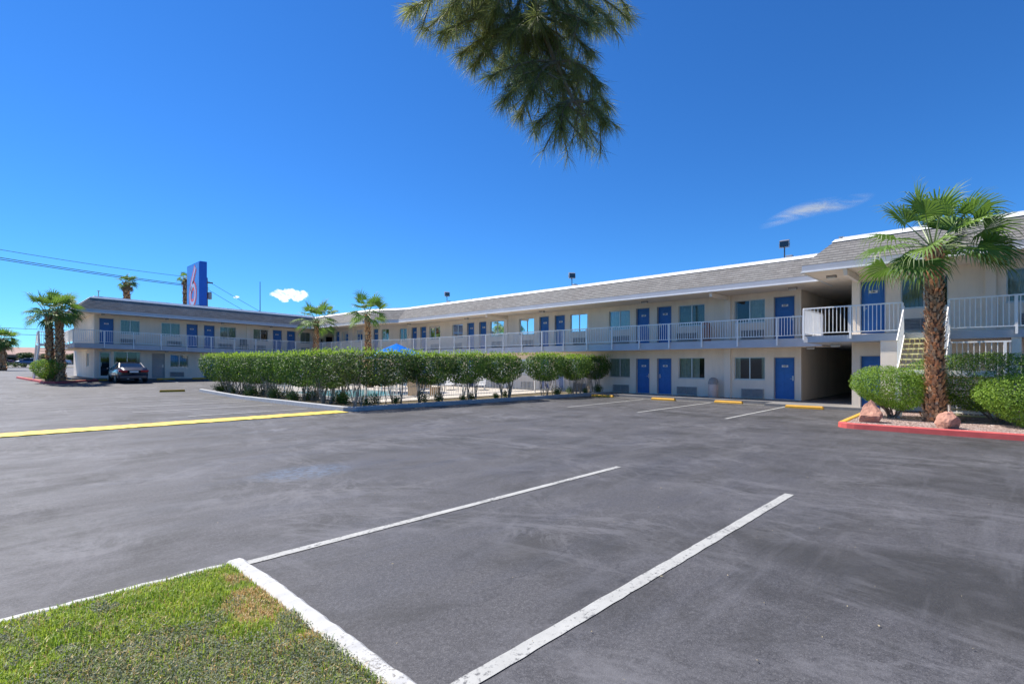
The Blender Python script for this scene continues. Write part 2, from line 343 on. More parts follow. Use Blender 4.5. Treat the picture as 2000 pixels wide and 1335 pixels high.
def strip(x0, y0, x1, y1, w_, name, mat, h=.004, thick=0., jag=0.):
    m = MB(); L = hypot(x1 - x0, y1 - y0); n = max(2, int(L / (.12 if jag else .5))); ux, uy = (x1 - x0) / L, (y1 - y0) / L; px, py = -uy, ux
    rn = random.Random(int(L * 1000)); prev = None
    for i in range(n + 1):
        t = L * i / n; cx, cy = x0 + ux * t, y0 + uy * t
        a = w_ / 2 + rn.uniform(-jag, jag); b = w_ / 2 + rn.uniform(-jag, jag)
        A = (cx + px * a, cy + py * a, gz(cx, cy) + h + thick + (rn.uniform(-jag, jag) if thick else 0)); B = (cx - px * b, cy - py * b, gz(cx, cy) + h + thick + (rn.uniform(-jag, jag) if thick else 0))
        A0 = (A[0] + px * thick * .3, A[1] + py * thick * .3, gz(cx, cy) - .05); B0 = (B[0] - px * thick * .3, B[1] - py * thick * .3, gz(cx, cy) - .05)
        cur = (A, B, A0, B0)
        if prev:
            m.face([prev[1], B, A, prev[0]])
            if thick: m.face([prev[3], B0, B, prev[1]]); m.face([prev[0], A, A0, prev[2]])
        elif thick: m.face([A0, B0, B, A])
        prev = cur
    if thick: m.face([prev[0], prev[1], prev[3], prev[2]])
    return tag(m.build(name, mat), kind='structure')
LINES = [(1.62, 4.84, 7.62, 4.82, .10), (1.66, 2.15, 7.6, 2.15, .115), (16.7, 6.6, 23.1, 6.7, .1), (16.7, 9.78, 23.3, 9.85, .1), (16.7, 13.0, 23.1, 13.2, .1), (23.25, 5.0, 23.25, 15.6, .08),
         (4.9, 19.75, 9.0, 19.8, .1), (3.9, 22.75, 8.8, 22.75, .1), (3.9, 25.7, 8.7, 25.7, .1), (3.9, 28.9, 8.6, 28.85, .1), (4.4, 31.8, 8.3, 31.8, .1),
         (10.2, 43.6, 10.25, 48.0, .1), (13.0, 43.6, 13.0, 48.0, .1), (7.4, 38.2, 8.4, 38.2, .1), (-12.5, 19.8, -7.5, 19.8, .1)]
for L in LINES: strip(L[0], L[1], L[2], L[3], L[4] * (1.25 if L[3] > 15 else 1), 'parking_line', 'line_white' if L[1] < 5 else 'line_thin', h=.006 if L[3] < 15 else .014, jag=.004)
strip(-30, 17.9, 9.35, 17.72, .95, 'yellow_berm', 'line_yellow', thick=.02, jag=.006)

def kerb(path, name, mat, w_=.15, h=.15, jag=.004, step=.25, closed=False, base=0.):
    # raised kerb stones following a path
    m = MB(); pts = []
    P = path + ([path[0]] if closed else [])
    for a, b in zip(P, P[1:]):
        L = hypot(b[0] - a[0], b[1] - a[1]); n = max(1, int(L / step))
        pts += [(a[0] + (b[0] - a[0]) * i / n, a[1] + (b[1] - a[1]) * i / n) for i in range(n)]
    pts.append(P[-1]); rn = random.Random(len(pts)); prev = None
    for i, p in enumerate(pts):
        a = pts[max(0, i - 1)]; b = pts[min(len(pts) - 1, i + 1)]
        if closed and i in (0, len(pts) - 1): a = pts[-2]; b = pts[1]
        dx, dy = b[0] - a[0], b[1] - a[1]; L = hypot(dx, dy) or 1; nx_, ny_ = -dy / L, dx / L
        z = gz(*p); q = w_ / 2; J = lambda: rn.uniform(-jag, jag)
        R = [(-q - .015, -.1), (-q, h - .02), (-q + .025, h), (q - .025, h), (q, h - .02), (q + .015, -.1)]
        j0, j1, j2 = J(), J(), J()
        cur = [(p[0] + nx_ * (o_ + j0), p[1] + ny_ * (o_ + j0), z + base + zz + (j1 if zz > 0 else 0)) for o_, zz in R]
        if prev:
            for k in range(5): m.face([prev[k], prev[k + 1], cur[k + 1], cur[k]])
        else: m.face(cur)
        prev = cur
    m.face(prev)
    return tag(m.build(name, mat), kind='structure')
kerb([(-12, 4.84), (-6, 4.83), (.5, 4.82), (1.46, 4.8)], 'kerb', 'kerb_white', .10, .055, .006, .09)
kerb([(1.56, 4.86), (1.58, 4.3), (1.57, 2.2), (1.56, -6), (1.56, -12)], 'kerb', 'kerb_white', .135, .06, .0045, .06)
kerb([(9.15, 34.2), (9.58, 17.95), (9.85, 17.62), (25.6, 16.75)], 'kerb', 'kerb_grey', .17, .17, .004, .5)
def arc(cx, cy, r, a0, a1, n=5): return [(cx + r * cos(radians(a0 + (a1 - a0) * i / n)), cy + r * sin(radians(a0 + (a1 - a0) * i / n))) for i in range(n + 1)]
kerb([(16.85, -9)] + [(16.68, -.2), (16.6, 3.0)] + arc(17.0, 3.05, .4, 180, 110, 3), 'kerb', 'kerb_red', .16, .15, .003, .4)
kerb([(16.86, 3.43), (21.6, 3.6)], 'kerb', 'kerb_yellow', .16, .148, .003, .4)
kerb([(2.3, 57.5), (3.15, 45.9), (3.6, 45.6), (6.1, 47.8), (6.1, 49.0)], 'kerb', 'kerb_red', .16, .15, .004, .5)

R = random.Random(51); m = MB()
for _ in range(330):      # scattered dry leaf scraps and grit on the asphalt
    x = R.uniform(-2, 17) if R.random() < .5 else R.uniform(1.8, 9); y = R.uniform(-4, 16) if R.random() < .5 else R.uniform(-1, 7)
    if x < 1.8 and y < 5: continue
    a = R.uniform(0, 6.3); L = R.uniform(.003, .009) * (2.4 if R.random() < .06 else 1); W = L * R.uniform(.3, .8); c_, s_ = cos(a), sin(a)
    m.face([(x + c_ * u * L - s_ * w_ * W, y + s_ * u * L + c_ * w_ * W, .010 + R.uniform(0, .008)) for u, w_ in ((-1, -.4), (.2, -1), (1, .1), (.3, .9), (-.7, .6))])
tag(m.build('dry_debris', 'dry'), kind='stuff')
def poly_ground(pts, z, name, mat, step=None, tz=False):
    m = MB(); m.face([(x, y, (gz(x, y) if tz else 0) + z) for x, y in pts]); return tag(m.build(name, mat), kind='structure')
poly_ground([(9.3, 33.5), (9.65, 17.8), (25.0, 16.85), (25.0, 19.4), (11.4, 19.4), (11.0, 34.5)], .10, 'soil_bed', 'soil')
m = MB(); m.face([(x, y, .135) for x, y in [(11.2, 19.3), (24.2, 19.3), (24.2, 36), (22.6, 40), (22.6, 46), (11.0, 46)]]); 
tag(m.build('pool_deck', 'deck'), kind='structure')
m = MB(); m.face([(x, y, .15) for x, y in [(12.0, 22.6), (16.6, 22.6), (16.6, 29.5), (12.0, 29.5)]]); tag(m.build('pool_water', 'pool_water'), kind='structure')
kerb([(11.85, 22.45), (16.75, 22.45), (16.75, 29.65), (11.85, 29.65)], 'pool_coping', 'concrete', .3, .08, .001, 1, True, .11)
poly_ground([(16.72, -9), (16.68, -.2), (16.7, 3.3), (17.0, 3.4), (21.6, 3.55), (22.3, 3.5), (22.3, -9)], .12, 'gravel_bed', 'gravel')
poly_ground([(2.4, 57.5), (3.25, 46.2), (3.6, 45.8), (6.0, 47.8), (6.0, 57.5)], .11, 'gravel_bed', 'soil', tz=True)
m = MB(); m.box(22.3, 24.3, -14, 3.9, -.1, .10); m.box(24.2, 25.82, 3.9, 37.4, -.1, .115); m.box(23.1, 38, 3.92, 7.5, -.1, .105)
tag(m.build('walkway', 'walk'), kind='structure')
m = MB(); T = lambda x, y, z: (x, y, z + .024 * (24 - x)); m.box(4.8, 24, 49.0, 50.05, -.6, .28, T=T); m.box(4.8, 6.25, 50.05, 62, -.6, .28, T=T)
tag(m.build('walkway', 'walk'), kind='structure')

# ---------------------------------------------------------------- motel
motel = thing('motel_building', 'two-storey cream stucco motel with blue room doors, grey shingle roof and white balcony railings', 'motel', (24, 20, 0))
class Fr:
    def __init__(s, o, d, n): s.o = Vector(o); s.d = Vector(d).normalized(); s.n = Vector(n).normalized()
    def __call__(s, a, b, z):
        x = s.o.x + s.d.x * a + s.n.x * b; y = s.o.y + s.d.y * a + s.n.y * b; return (x, y, z + zo(x, y))
FR = Fr((25.8, 0), (0, 1), (-1, 0)); FN = Fr((23.2, 0), (0, 1), (-1, 0))
DL = hypot(1.8, 4.25); FD = Fr((25.8, 37.35), (-1.8, 4.25), (-4.25, -1.8)); FM = Fr((24, 0), (0, 1), (-1, 0)); FL = Fr((0, 50), (1, 0), (0, -1)); FE = Fr((6.2, 0), (0, 1), (-1, 0))
wall = MB()
def wallface(fr, s0, s1, z0, z1, ops, depth=.14):
    S = sorted({s0, s1, *[v for o in ops for v in o[:2]]}); Z = sorted({z0, z1, *[v for o in ops for v in o[2:4]]})
    for a, b in zip(S, S[1:]):
        n = max(1, int((b - a) / 2))
        for c, d in zip(Z, Z[1:]):
            if any(o[0] <= (a + b) / 2 <= o[1] and o[2] <= (c + d) / 2 <= o[3] for o in ops): continue
            wall.face([fr(a, 0, c), fr(b, 0, c), fr(b, 0, d), fr(a, 0, d)])
    for a, b, c, d in [o[:4] for o in ops]:
        D = -depth - .3
        wall.face([fr(a, 0, c), fr(a, D, c), fr(a, D, d), fr(a, 0, d)]); wall.face([fr(b, 0, c), fr(b, D, c), fr(b, D, d), fr(b, 0, d)])
        wall.face([fr(a, 0, c), fr(b, 0, c), fr(b, D, c), fr(a, D, c)]); wall.face([fr(a, 0, d), fr(b, 0, d), fr(b, D, d), fr(a, D, d)])
rn = random.Random(7)
def text_mesh(s, size):
    cu = bpy.data.curves.new('t', 'FONT'); cu.body = s; cu.size = size; cu.align_x = 'CENTER'; cu.align_y = 'CENTER'; cu.resolution_u = 1; cu.offset = .003
    ob = bpy.data.objects.new('t', cu); col.objects.link(ob); dg = bpy.context.evaluated_depsgraph_get(); dg.update()
    me = ob.evaluated_get(dg).to_mesh(); V = [tuple(v.co) for v in me.vertices]; F = [tuple(p.vertices) for p in me.polygons]
    ob.evaluated_get(dg).to_mesh_clear(); bpy.data.objects.remove(ob); return V, F
def door(fr, a, b, z0, z1, num, mirror=False, mat='door_blue'):
    m = MB(); T = fr; D = -.13
    m.box(a + .03, b - .03, D - .05, D, z0 + .012, z1 - .03, 0, T)
    w_ = (b - a - .06); H = z1 - z0 - .04
    for cx in (.27, .73):
        for (q0, q1) in ((.07, .30), (.35, .62), (.67, .93)):
            c0 = a + .03 + w_ * (cx - .18); c1 = a + .03 + w_ * (cx + .18)
            m.box(c0, c1, D, D + .012, z0 + H * q0, z0 + H * q1, 0, T)
    d = m.build('door', mat, motel)
    fm = MB()
    fm.box(a, a + .03, -.14, .012, z0, z1, 0, T); fm.box(b - .03, b, -.14, .012, z0, z1, 0, T); fm.box(a + .03, b - .03, -.14, .012, z1 - .03, z1, 0, T)
    fm.build('door_frame', 'door_frame', d)
    hm = MB(); hs_ = b - .12 if mirror else a + .12; zz = z0 + .95
    hm.box(hs_ - .03, hs_ + .03, D, D + .02, zz - .09, zz + .13, 0, T); hm.tube([T(hs_, D + .01, zz), T(hs_, D + .07, zz), T(hs_ + (-.1 if mirror else .1), D + .075, zz)], .012, 6)
    hm.build('handle', 'alu', d)
    if num:
        pm = MB(); cx = (a + b) / 2; zc = z1 - .42; hw = .135
        pm.box(cx - hw, cx + hw, D + .012, D + .02, zc - .05, zc + .05, 0, T)
        V, F = text_mesh(num, .1); i = len(pm.v)
        # text runs left to right for someone facing the wall
        fl = 1 if Vector((fr.d.x, fr.d.y)).cross(Vector((fr.n.x, fr.n.y))) < 0 else -1
        pm.v += [T(cx + fl * v[0], D + .0225, zc + v[1]) for v in V]
        for f in F: pm.f.append(tuple(i + k for k in f)); pm.m.append(1); pm.uv.append(None); pm.r.append(0.)
        pm.build('number_plate', ['plate', 'ink'], d)
    return d
WI = [0]
def window(fr, a, b, z0, z1, seed=None, cover=None):
    WI[0] += 1; r = random.Random(WI[0] * 7 + 1); T = fr; D = -.10; m = MB(); t = .035
    m.box(a, b, D - .03, D + .03, z0, z0 + t, 0, T); m.box(a, b, D - .03, D + .03, z1 - t, z1, 0, T)
    m.box(a, a + t, D - .03, D + .03, z0 + t, z1 - t, 0, T); m.box(b - t, b, D - .03, D + .03, z0 + t, z1 - t, 0, T)
    c = (a + b) / 2; m.box(c - .022, c + .022, D - .025, D + .035, z0 + t, z1 - t, 0, T)
    m.box(a - .02, b + .02, D + .03, .02, z0 - .03, z0, 0, T)
    o = m.build('window', 'alu', motel)
    gm = MB(); gm.face([T(a + t, D, z0 + t), T(b - t, D, z0 + t), T(b - t, D, z1 - t), T(a + t, D, z1 - t)]); gm.build('glass', 'glass', o)
    # drawn curtains with folds, some left partly open
    kind = cover or r.choice(['full', 'full', 'full', 'half', 'gapl'])
    spans = {'full': [(a + .03, b - .03)], 'half': [(a + .03, c + .05)], 'gapl': [(a + .35, b - .03)], 'halfr': [(c, b - .03)], 'open': [(a + .03, a + .2), (b - .22, b - .03)]}[kind]
    cmt = r.choice(['curtain', 'curtain', 'curtain_green'])
    for (p, q) in spans:
        cm = MB()
        n = max(3, int((q - p) / .03)); pv = None
        for i in range(n + 1):
            s = p + (q - p) * i / n; d = D - .1 + .02 * sin(s * 42) + .008 * sin(s * 95)
            cur = (T(s, d, z0 + .02), T(s, d, z1 - .02))
            if pv: cm.face([pv[0], cur[0], cur[1], pv[1]])
            pv = cur
        cm.build('curtain', cmt, o, smooth=True)
    bm = MB(); bm.face([T(a, D - .33, z0), T(b, D - .33, z0), T(b, D - .33, z1), T(a, D - .33, z1)]); bm.build('room_shade_sheet', 'room', o)  # near-black sheet behind the curtain, the unlit room's shade put into its colour
    return o
def acunit(fr, a, b, z0, z1):
    m = MB(); T = fr; m.box(a, b, -.02, .07, z0, z0 + .03, 0, T); m.box(a, b, -.02, .07, z1 - .03, z1, 0, T); m.box(a, a + .03, -.02, .07, z0 + .03, z1 - .03, 0, T); m.box(b - .03, b, -.02, .07, z0 + .03, z1 - .03, 0, T)
    o = m.build('air_conditioner', 'ac_metal', motel)
    g_ = MB(); n = 7; h = (z1 - z0 - .06) / n
    g_.box(a + .03, b - .03, -.02, .012, z0 + .03, z1 - .03, 1, T)
    for i in range(n):
        zz = z0 + .03 + h * i
        p = [T(a + .03, .06, zz + h * .15), T(b - .03, .06, zz + h * .15), T(b - .03, .02, zz + h * .9), T(a + .03, .02, zz + h * .9)]; g_.face(p); 
        p = [T(a + .03, .06, zz + h * .15), T(b - .03, .06, zz + h * .15), T(b - .03, .055, zz), T(a + .03, .055, zz)]; g_.face(p)
    c = (a + b) / 2; g_.box(c - .012, c + .012, .012, .066, z0 + .03, z1 - .03, 0, T)
    g_.build('grille', ['ac_metal', 'ac_dark'], o); return o
def col_(fr, a, b, d=.10, z0=0., z1=5.2):
    m = MB(); m.box(a, b, -.05, d, z0, z1, 0, fr); m.build('pilaster', 'trim', motel)

F1, F2 = .14, 2.9           # ground and upper floor levels
D1 = (F1, 2.08); D2 = (F2, 4.88); W1 = (1.02, 2.09); W2 = (3.76, 4.84)
doorsR = [(7.06, 7.97, '47', 0), (13.05, 13.92, '48', 1), (14.35, 15.21, '49', 0), (20.25, 21.12, '50', 1), (21.57, 22.42, '51', 0), (27.5, 28.3, '52', 1), (28.82, 29.65, '53', 0), (34.75, 35.58, '54', 1), (36.05, 36.85, '55', 0)]
winsR = [(8.35, 9.77), (11.26, 12.67), (15.6, 17.0), (18.55, 19.86), (22.88, 24.23), (25.72, 27.13), (30.15, 31.42), (32.92, 34.38)]
ops = []
for a, b, n, mr in doorsR: ops += [(a, b, *D1), (a, b, *D2)]
for a, b in winsR: ops += [(a, b, *W1), (a, b, *W2)]
wallface(FR, 6.81, 37.35, -.2, 5.3, ops)
cov1 = {0: 'halfr', 1: 'gapl', 2: 'halfr'}
for a, b, n, mr in doorsR: door(FR, a, b, *D1, '1' + n, mr); door(FR, a, b, *D2, '2' + n, mr)
for i, (a, b) in enumerate(winsR): window(FR, a, b, *W1, cover='open' if i == 0 else 'gapl' if i == 1 else None); window(FR, a, b, *W2, cover='half' if i == 0 else 'full' if i < 4 else None)
for a, b in [(8.4, 9.42), (11.66, 12.74), (15.65, 16.7), (18.6, 19.6), (22.95, 24.0), (25.9, 26.9), (30.2, 31.2), (33.1, 34.1)]: acunit(FR, a, b, .16, .58); acunit(FR, a, b, 2.96, 3.38)
for a, b in [(9.92, 10.24), (25.3, 25.6)]: col_(FR, a, b)
# diagonal bay and the stretch towards the inner corner
ops = []
dd = [(3.04, 3.56, '56', 0)]; dw = [(.12, .85), (1.95, 2.7)]
for a, b, n, mr in dd: ops += [(a, b, *D1), (a, b, *D2)]
for a, b in dw: ops += [(a, b, *W1), (a, b, *W2)]
wallface(FD, 0, DL, -.2, 5.3, ops)
for a, b, n, mr in dd: door(FD, a, b, *D1, '1' + n, mr); door(FD, a, b, *D2, '2' + n, mr)
for a, b in dw: window(FD, a, b, *W1); window(FD, a, b, *W2)
ops = []
md = [(46.0, 46.75, '58', 1)]; mw = [(41.78, 42.9), (44.35, 45.62)]
for a, b, n, mr in md: ops += [(a, b, *D1), (a, b, *D2)]
for a, b in mw: ops += [(a, b, *W1), (a, b, *W2)]
wallface(FM, 41.6, 47.13, -.2, 5.3, ops)
for a, b, n, mr in md: door(FM, a, b, *D1, '1' + n, mr); door(FM, a, b, *D2, '2' + n, mr)
for a, b in mw: window(FM, a, b, *W1); window(FM, a, b, *W2)
col_(FM, 43.35, 43.6)
# left wing
ldoors = [(6.48, 7.40, '70', 0), (12.28, 13.14, '69', 1), (13.59, 14.44, '68', 0), (19.36, 20.23, '67', 1), (20.67, 21.51, '66', 0)]
lwins = [(7.8, 9.05), (10.5, 11.83), (14.87, 16.16), (17.64, 18.95), (22.0, 23.0)]
LD1 = (.31, 2.14); LW1 = (1.24, 2.25)
ops = []
for i, (a, b, n, mr) in enumerate(ldoors):
    ops.append((a, b, *D2))
    if i: ops.append((a, b, *LD1))
for i, (a, b) in enumerate(lwins):
    ops.append((a, b, *W2))
    if i > 1: ops.append((a, b, *LW1))
G1 = (6.5, 7.2, .35, 2.32); G2 = (7.38, 9.1, .75, 2.36); SD = (9.85, 10.75, .31, 2.3); LWW = (11.12, 12.43, 1.2, 2.25)
T1, T2 = (24.08, 24.42, 3.35, 4.3), (24.62, 25.5, 2.92, 4.55)
ops += [G1, G2, SD, LWW, T1, T2]
# the ground-floor room doors start after the lobby
ops = [o for o in ops if not (o[2] == LD1[0] and o[0] < 12.3 and o[0] != SD[0]) or o is SD]
ops = [o for o in ops if not (o[:2] == (12.28, 13.14) and o[2] == LD1[0])]
wallface(FL, 6.2, 30, -.4, 5.3, ops)
for i, (a, b, n, mr) in enumerate(ldoors):
    door(FL, a, b, *D2, '2' + n, mr)
    if i > 1: door(FL, a, b, *LD1, '1' + n, mr)
for i, (a, b) in enumerate(lwins):
    window(FL, a, b, *W2, cover='full' if i < 2 else None)
    if i > 1: window(FL, a, b, *LW1)
window(FL, *G2, cover='open'); window(FL, *LWW, cover='full'); door(FL, *SD, None, True, 'door_tan')['label'] = 'plain tan service door'
# glazed lobby door
m = MB(); a, b, z0, z1 = G1
m.box(a, b, -.12, -.05, z0, z0 + .12, 0, FL); m.box(a, b, -.12, -.05, z1 - .09, z1, 0, FL); m.box(a, a + .08, -.12, -.05, z0 + .12, z1 - .09, 0, FL); m.box(b - .08, b, -.12, -.05, z0 + .12, z1 - .09, 0, FL)
o = m.build('lobby_door', 'plastic_white', motel); m = MB(); m.face([FL(a + .08, -.08, z0 + .12), FL(b - .08, -.08, z0 + .12), FL(b - .08, -.08, z1 - .09), FL(a + .08, -.08, z1 - .09)]); m.build('glass', 'glass', o)
m = MB(); m.box(a + .1, a + .13, -.05, -.01, z0 + .85, z0 + 1.15, 0, FL); m.build('handle', 'alu', o)
for q in (G1, T1, T2):
    m = MB(); m.face([FL(q[0], -.43, q[2]), FL(q[1], -.43, q[2]), FL(q[1], -.43, q[3]), FL(q[0], -.43, q[3])]); m.build('room_shade_sheet', 'room', motel)  # dark-coloured sheets painting indoor shade behind lobby door and passage openings
for a, b in [(7.78, 8.76), (10.89, 11.91), (14.75, 15.87), (17.7, 18.7), (22, 22.9)]: acunit(FL, a, b, 2.96, 3.36)
for a, b in [(11.1, 12.09), (14.9, 15.9), (17.7, 18.7)]: acunit(FL, a, b, .42, .82)
col_(FL, 17.02, 17.31); col_(FL, 6.2, 6.34, .06)
# left end wall with small window and notices
wallface(FE, 50, 62, -.4, 5.3, [(52.6, 54.2, 1.15, 2.2)]); window(FE, 52.6, 54.2, 1.15, 2.2)
# near block
nd = [(3.32, 4.12, '46', 1), (-3.9, -3.1, '45', 0), (-5.3, -4.5, '44', 1)]; nw = [(1.56, 2.88), (-1.28, .12), (-7.6, -6.2)]
ops = []
for a, b, n, mr in nd: ops += [(a, b, *D1), (a, b, *D2)]
for i, (a, b) in enumerate(nw):
    ops.append((a, b, *W2))
    if i: ops.append((a, b, *W1))
wallface(FN, -14, 4.38, -.2, 5.3, ops)
for a, b, n, mr in nd: door(FN, a, b, *D1, '1' + n, mr); door(FN, a, b, *D2, '2' + n, mr)
for i, (a, b) in enumerate(nw):
    window(FN, a, b, *W2, cover='halfr' if i == 0 else 'full')
    if i: window(FN, a, b, *W1)
acunit(FN, 1.75, 2.85, 2.96, 3.38); acunit(FN, -1.2, -.2, 2.96, 3.38); acunit(FN, -1.2, -.2, .16, .58)
col_(FN, .36, .62)
# end walls, breezeway, backs
def vq(x0, y0, x1, y1, z0=-.4, z1=5.3):
    wall.face([(x0, y0, z0), (x1, y1, z0), (x1, y1, z1), (x0, y0, z1)])
vq(25.8, 6.81, 37.8, 6.81); vq(23.2, 4.38, 37.8, 4.38); vq(37.8, -14, 37.8, 3.9, -.4, 6.2); vq(37.8, 3.9, 37.8, 7.3, 2.45, 2.9); vq(37.8, 7.3, 37.8, 62, -.4, 6.2); vq(23.2, -14, 37.8, -14, -.4, 6.2)
vq(36.5, 4.38, 36.5, 6.81); vq(24, 47.13, 30, 47.13); vq(30, 47.13, 30, 50.0); vq(6.2, 62, 37.8, 62, -.4, 6.3)
wall.build('wall', 'stucco', motel)

# roof ------------------------------------------------------------
def offs(path, d):
    out = []
    for i, p in enumerate(path):
        ns = []
        for a, b in ((i - 1, i), (i, i + 1)):
            if a < 0 or b >= len(path): continue
            dx, dy = path[b][0] - path[a][0], path[b][1] - path[a][1]; L = hypot(dx, dy); ns.append((dy / L, -dx / L))
        if len(ns) == 1: n = ns[0]; k = 1
        else:
            n = (ns[0][0] + ns[1][0], ns[0][1] + ns[1][1]); L = hypot(*n); n = (n[0] / L, n[1] / L); k = 1 / max(.3, n[0] * ns[0][0] + n[1] * ns[0][1])
        out.append((p[0] + n[0] * d * k, p[1] + n[1] * d * k))
    return out
def subdiv(path, step=3.):
    out = []
    for a, b in zip(path, path[1:]):
        n = max(1, int(hypot(b[0] - a[0], b[1] - a[1]) / step)); out += [(a[0] + (b[0] - a[0]) * i / n, a[1] + (b[1] - a[1]) * i / n) for i in range(n)]
    return out + [path[-1]]
EZ0, EZ1, RZ = 5.10, 5.36, 6.30
def zz(p, z): return (p[0], p[1], z + zo(p[0], p[1]))
def roofrun(path, soff=None, run=.9, rid=RZ):
    sh = MB(); fa = MB(); cp = MB(); u = 0
    R = offs(path, run); I = offs(path, .04); O = offs(path, -.03); C = offs(path, run - .12); C2 = offs(path, run - .02); K = offs(path, run + .18); K2 = offs(path, run + .55)
    sl_ = hypot(run - .02, rid - EZ1)
    for i in range(len(path) - 1):
        a, b = path[i], path[i + 1]; L = hypot(b[0] - a[0], b[1] - a[1])
        # u coordinates at the ridge follow the projection on the run, so courses stay level
        dx, dy = (b[0] - a[0]) / L, (b[1] - a[1]) / L
        ua = u + (R[i][0] - a[0]) * dx + (R[i][1] - a[1]) * dy; ub = u + (R[i + 1][0] - a[0]) * dx + (R[i + 1][1] - a[1]) * dy
        a2 = (a[0], a[1]); b2 = (b[0], b[1])
        nc = 9; up = .016; q = lambda P0, P1, z0_, z1_, f: (P0[0] + (P1[0] - P0[0]) * f, P0[1] + (P1[1] - P0[1]) * f, z0_ + (z1_ - z0_) * f)
        for c in range(nc):
            f0, f1 = c / nc, (c + 1) / nc
            A0, B0 = q(a, R[i], EZ1, rid, f0), q(b, R[i + 1], EZ1, rid, f0); A1, B1 = q(a, R[i], EZ1, rid, f1), q(b, R[i + 1], EZ1, rid, f1)
            G_ = lambda P, h: (P[0], P[1], P[2] + h + zo(P[0], P[1]))
            U = [(u + (ua - u) * f0, sl_ * f0), (u + L + (ub - u - L) * f0, sl_ * f0), (u + L + (ub - u - L) * f1, sl_ * f1), (u + (ua - u) * f1, sl_ * f1)]
            sh.face([G_(A0, up), G_(B0, up), G_(B1, 0), G_(A1, 0)], 0, U); sh.face([G_(A0, 0), G_(B0, 0), G_(B0, up), G_(A0, up)], 0, [U[0], U[1], U[1], U[0]])
        fa.face([zz(a, EZ0 + .045), zz(b, EZ0 + .045), zz(b, EZ1 - .003), zz(a, EZ1 - .003)]); fa.face([zz(O[i], EZ0), zz(O[i + 1], EZ0), zz(O[i + 1], EZ0 + .04), zz(O[i], EZ0 + .04)], 1); fa.face([zz(O[i], EZ0 + .04), zz(O[i + 1], EZ0 + .04), zz(b, EZ0 + .048), zz(a, EZ0 + .048)], 1); fa.face([zz(O[i], EZ0), zz(O[i + 1], EZ0), zz(b, EZ0 - .001), zz(a, EZ0 - .001)], 1)
        fa.face([zz(a, EZ0), zz(b, EZ0), zz(I[i + 1], EZ0), zz(I[i], EZ0)], 1); fa.face([zz(I[i], EZ0), zz(I[i + 1], EZ0), zz(I[i + 1], EZ0 + .1), zz(I[i], EZ0 + .1)])
        cp.face([zz(C[i], rid - .07), zz(C[i + 1], rid - .07), zz(C2[i + 1], rid + .04), zz(C2[i], rid + .04)])
        cp.face([zz(C2[i], rid + .04), zz(C2[i + 1], rid + .04), zz(K[i + 1], rid + .05), zz(K[i], rid + .05)])
        cp.face([zz(K[i], rid + .05), zz(K[i + 1], rid + .05), zz(K[i + 1], rid + .13), zz(K[i], rid + .13)])
        cp.face([zz(K[i], rid + .13), zz(K[i + 1], rid + .13), zz(K2[i + 1], rid + .13), zz(K2[i], rid + .13)])
        u += L
    if soff:
        S = offs(path, soff)
        sf = MB()
        for i in range(len(path) - 1): sf.face([zz(I[i], EZ0 + .015), zz(I[i + 1], EZ0 + .015), zz(S[i + 1], EZ0 + .015), zz(S[i], EZ0 + .015)])
        sf.build('soffit', 'soffit', motel)
    r = sh.build('roof', 'shingle', motel); fa.build('fascia', ['fascia', 'cap_white'], r); cp.build('ridge_cap', 'cap_white', r)
    return r
EN = [(21.1, -14), (21.1, 5.55), (26.5, 5.55)]
ER = [(23.6, 4.9), (23.6, 35.5), (22.2, 38.6), (22.2, 48.2), (5.0, 48.2), (5.0, 63.5)]
roofrun([(21.1, -14), (21.1, 5.55), (25.5, 5.55)], None)
rp = roofrun(subdiv(ER), 2.3)
m = MB(); m.face([(21.14, -14, EZ0 + .013), (24.5, -14, EZ0 + .013), (24.5, 5.51, EZ0 + .013), (21.14, 5.51, EZ0 + .013)]); m.face([(24.5, 4, EZ0 + .016), (37.5, 4, EZ0 + .016), (37.5, 7.2, EZ0 + .016), (24.5, 7.2, EZ0 + .016)])
m.build('soffit', 'soffit', motel); m = MB(); m.face([(24, 47, EZ0 + .02), (30, 47, EZ0 + .02), (30, 50.5, EZ0 + .02), (24, 50.5, EZ0 + .02)]); m.build('soffit', 'soffit', motel)
m = MB(); m.face([(22.1, -14, 6.28), (37.8, -14, 6.28), (37.8, 4.6, 6.28), (22.1, 4.6, 6.28)]); m.face([(24.6, 4.6, 6.28), (37.8, 4.6, 6.28), (37.8, 62, 6.28), (24.6, 62, 6.28)]); m.face([(5.95, 49.2, 6.70), (24.6, 49.2, 6.27), (24.6, 62, 6.27), (5.95, 62, 6.70)]); m.build('flat_roof', 'metal_grey', motel)
for yy in (4.2, -2.9): 
    m = MB(); m.box(21.25, 23.2, yy - .06, yy + .06, 4.88, 5.1); m.face([(21.25, yy - .06, 4.88), (21.25, yy + .06, 4.88), (21.12, yy + .06, 5.1), (21.12, yy - .06, 5.1)]); m.build('roof_beam', 'trim', motel)
for y_ in (10.1, 25.4): m = MB(); m.box(23.8, 25.8, y_ - .06, y_ + .06, 4.9, 5.1); m.build('roof_beam', 'trim', motel)
# soffit and walkway-ceiling lights
for (x, y, z) in [(22.5, 4.9, 5.1)] + [(24.8, 14.1 + 7.22 * k, 5.1) for k in range(-1, 4)] + [(24.9, 6.2, 2.5), (22.2, 4.7, 2.5)] + [(6.6 + 4.1 * k, 49.1, 5.1) for k in range(4)] + [(6.6 + 4.1 * k, 49.2, 2.5) for k in range(3)]:
    m = MB(); z += zo(x, y); m.box(x - .09, x + .09, y - .16, y + .16, z - .075, z + .01, 0); m.box(x - .07, x + .07, y - .14, y + .14, z - .1, z - .075, 1); m.build('ceiling_light', ['bin_grey', 'plate'], motel)

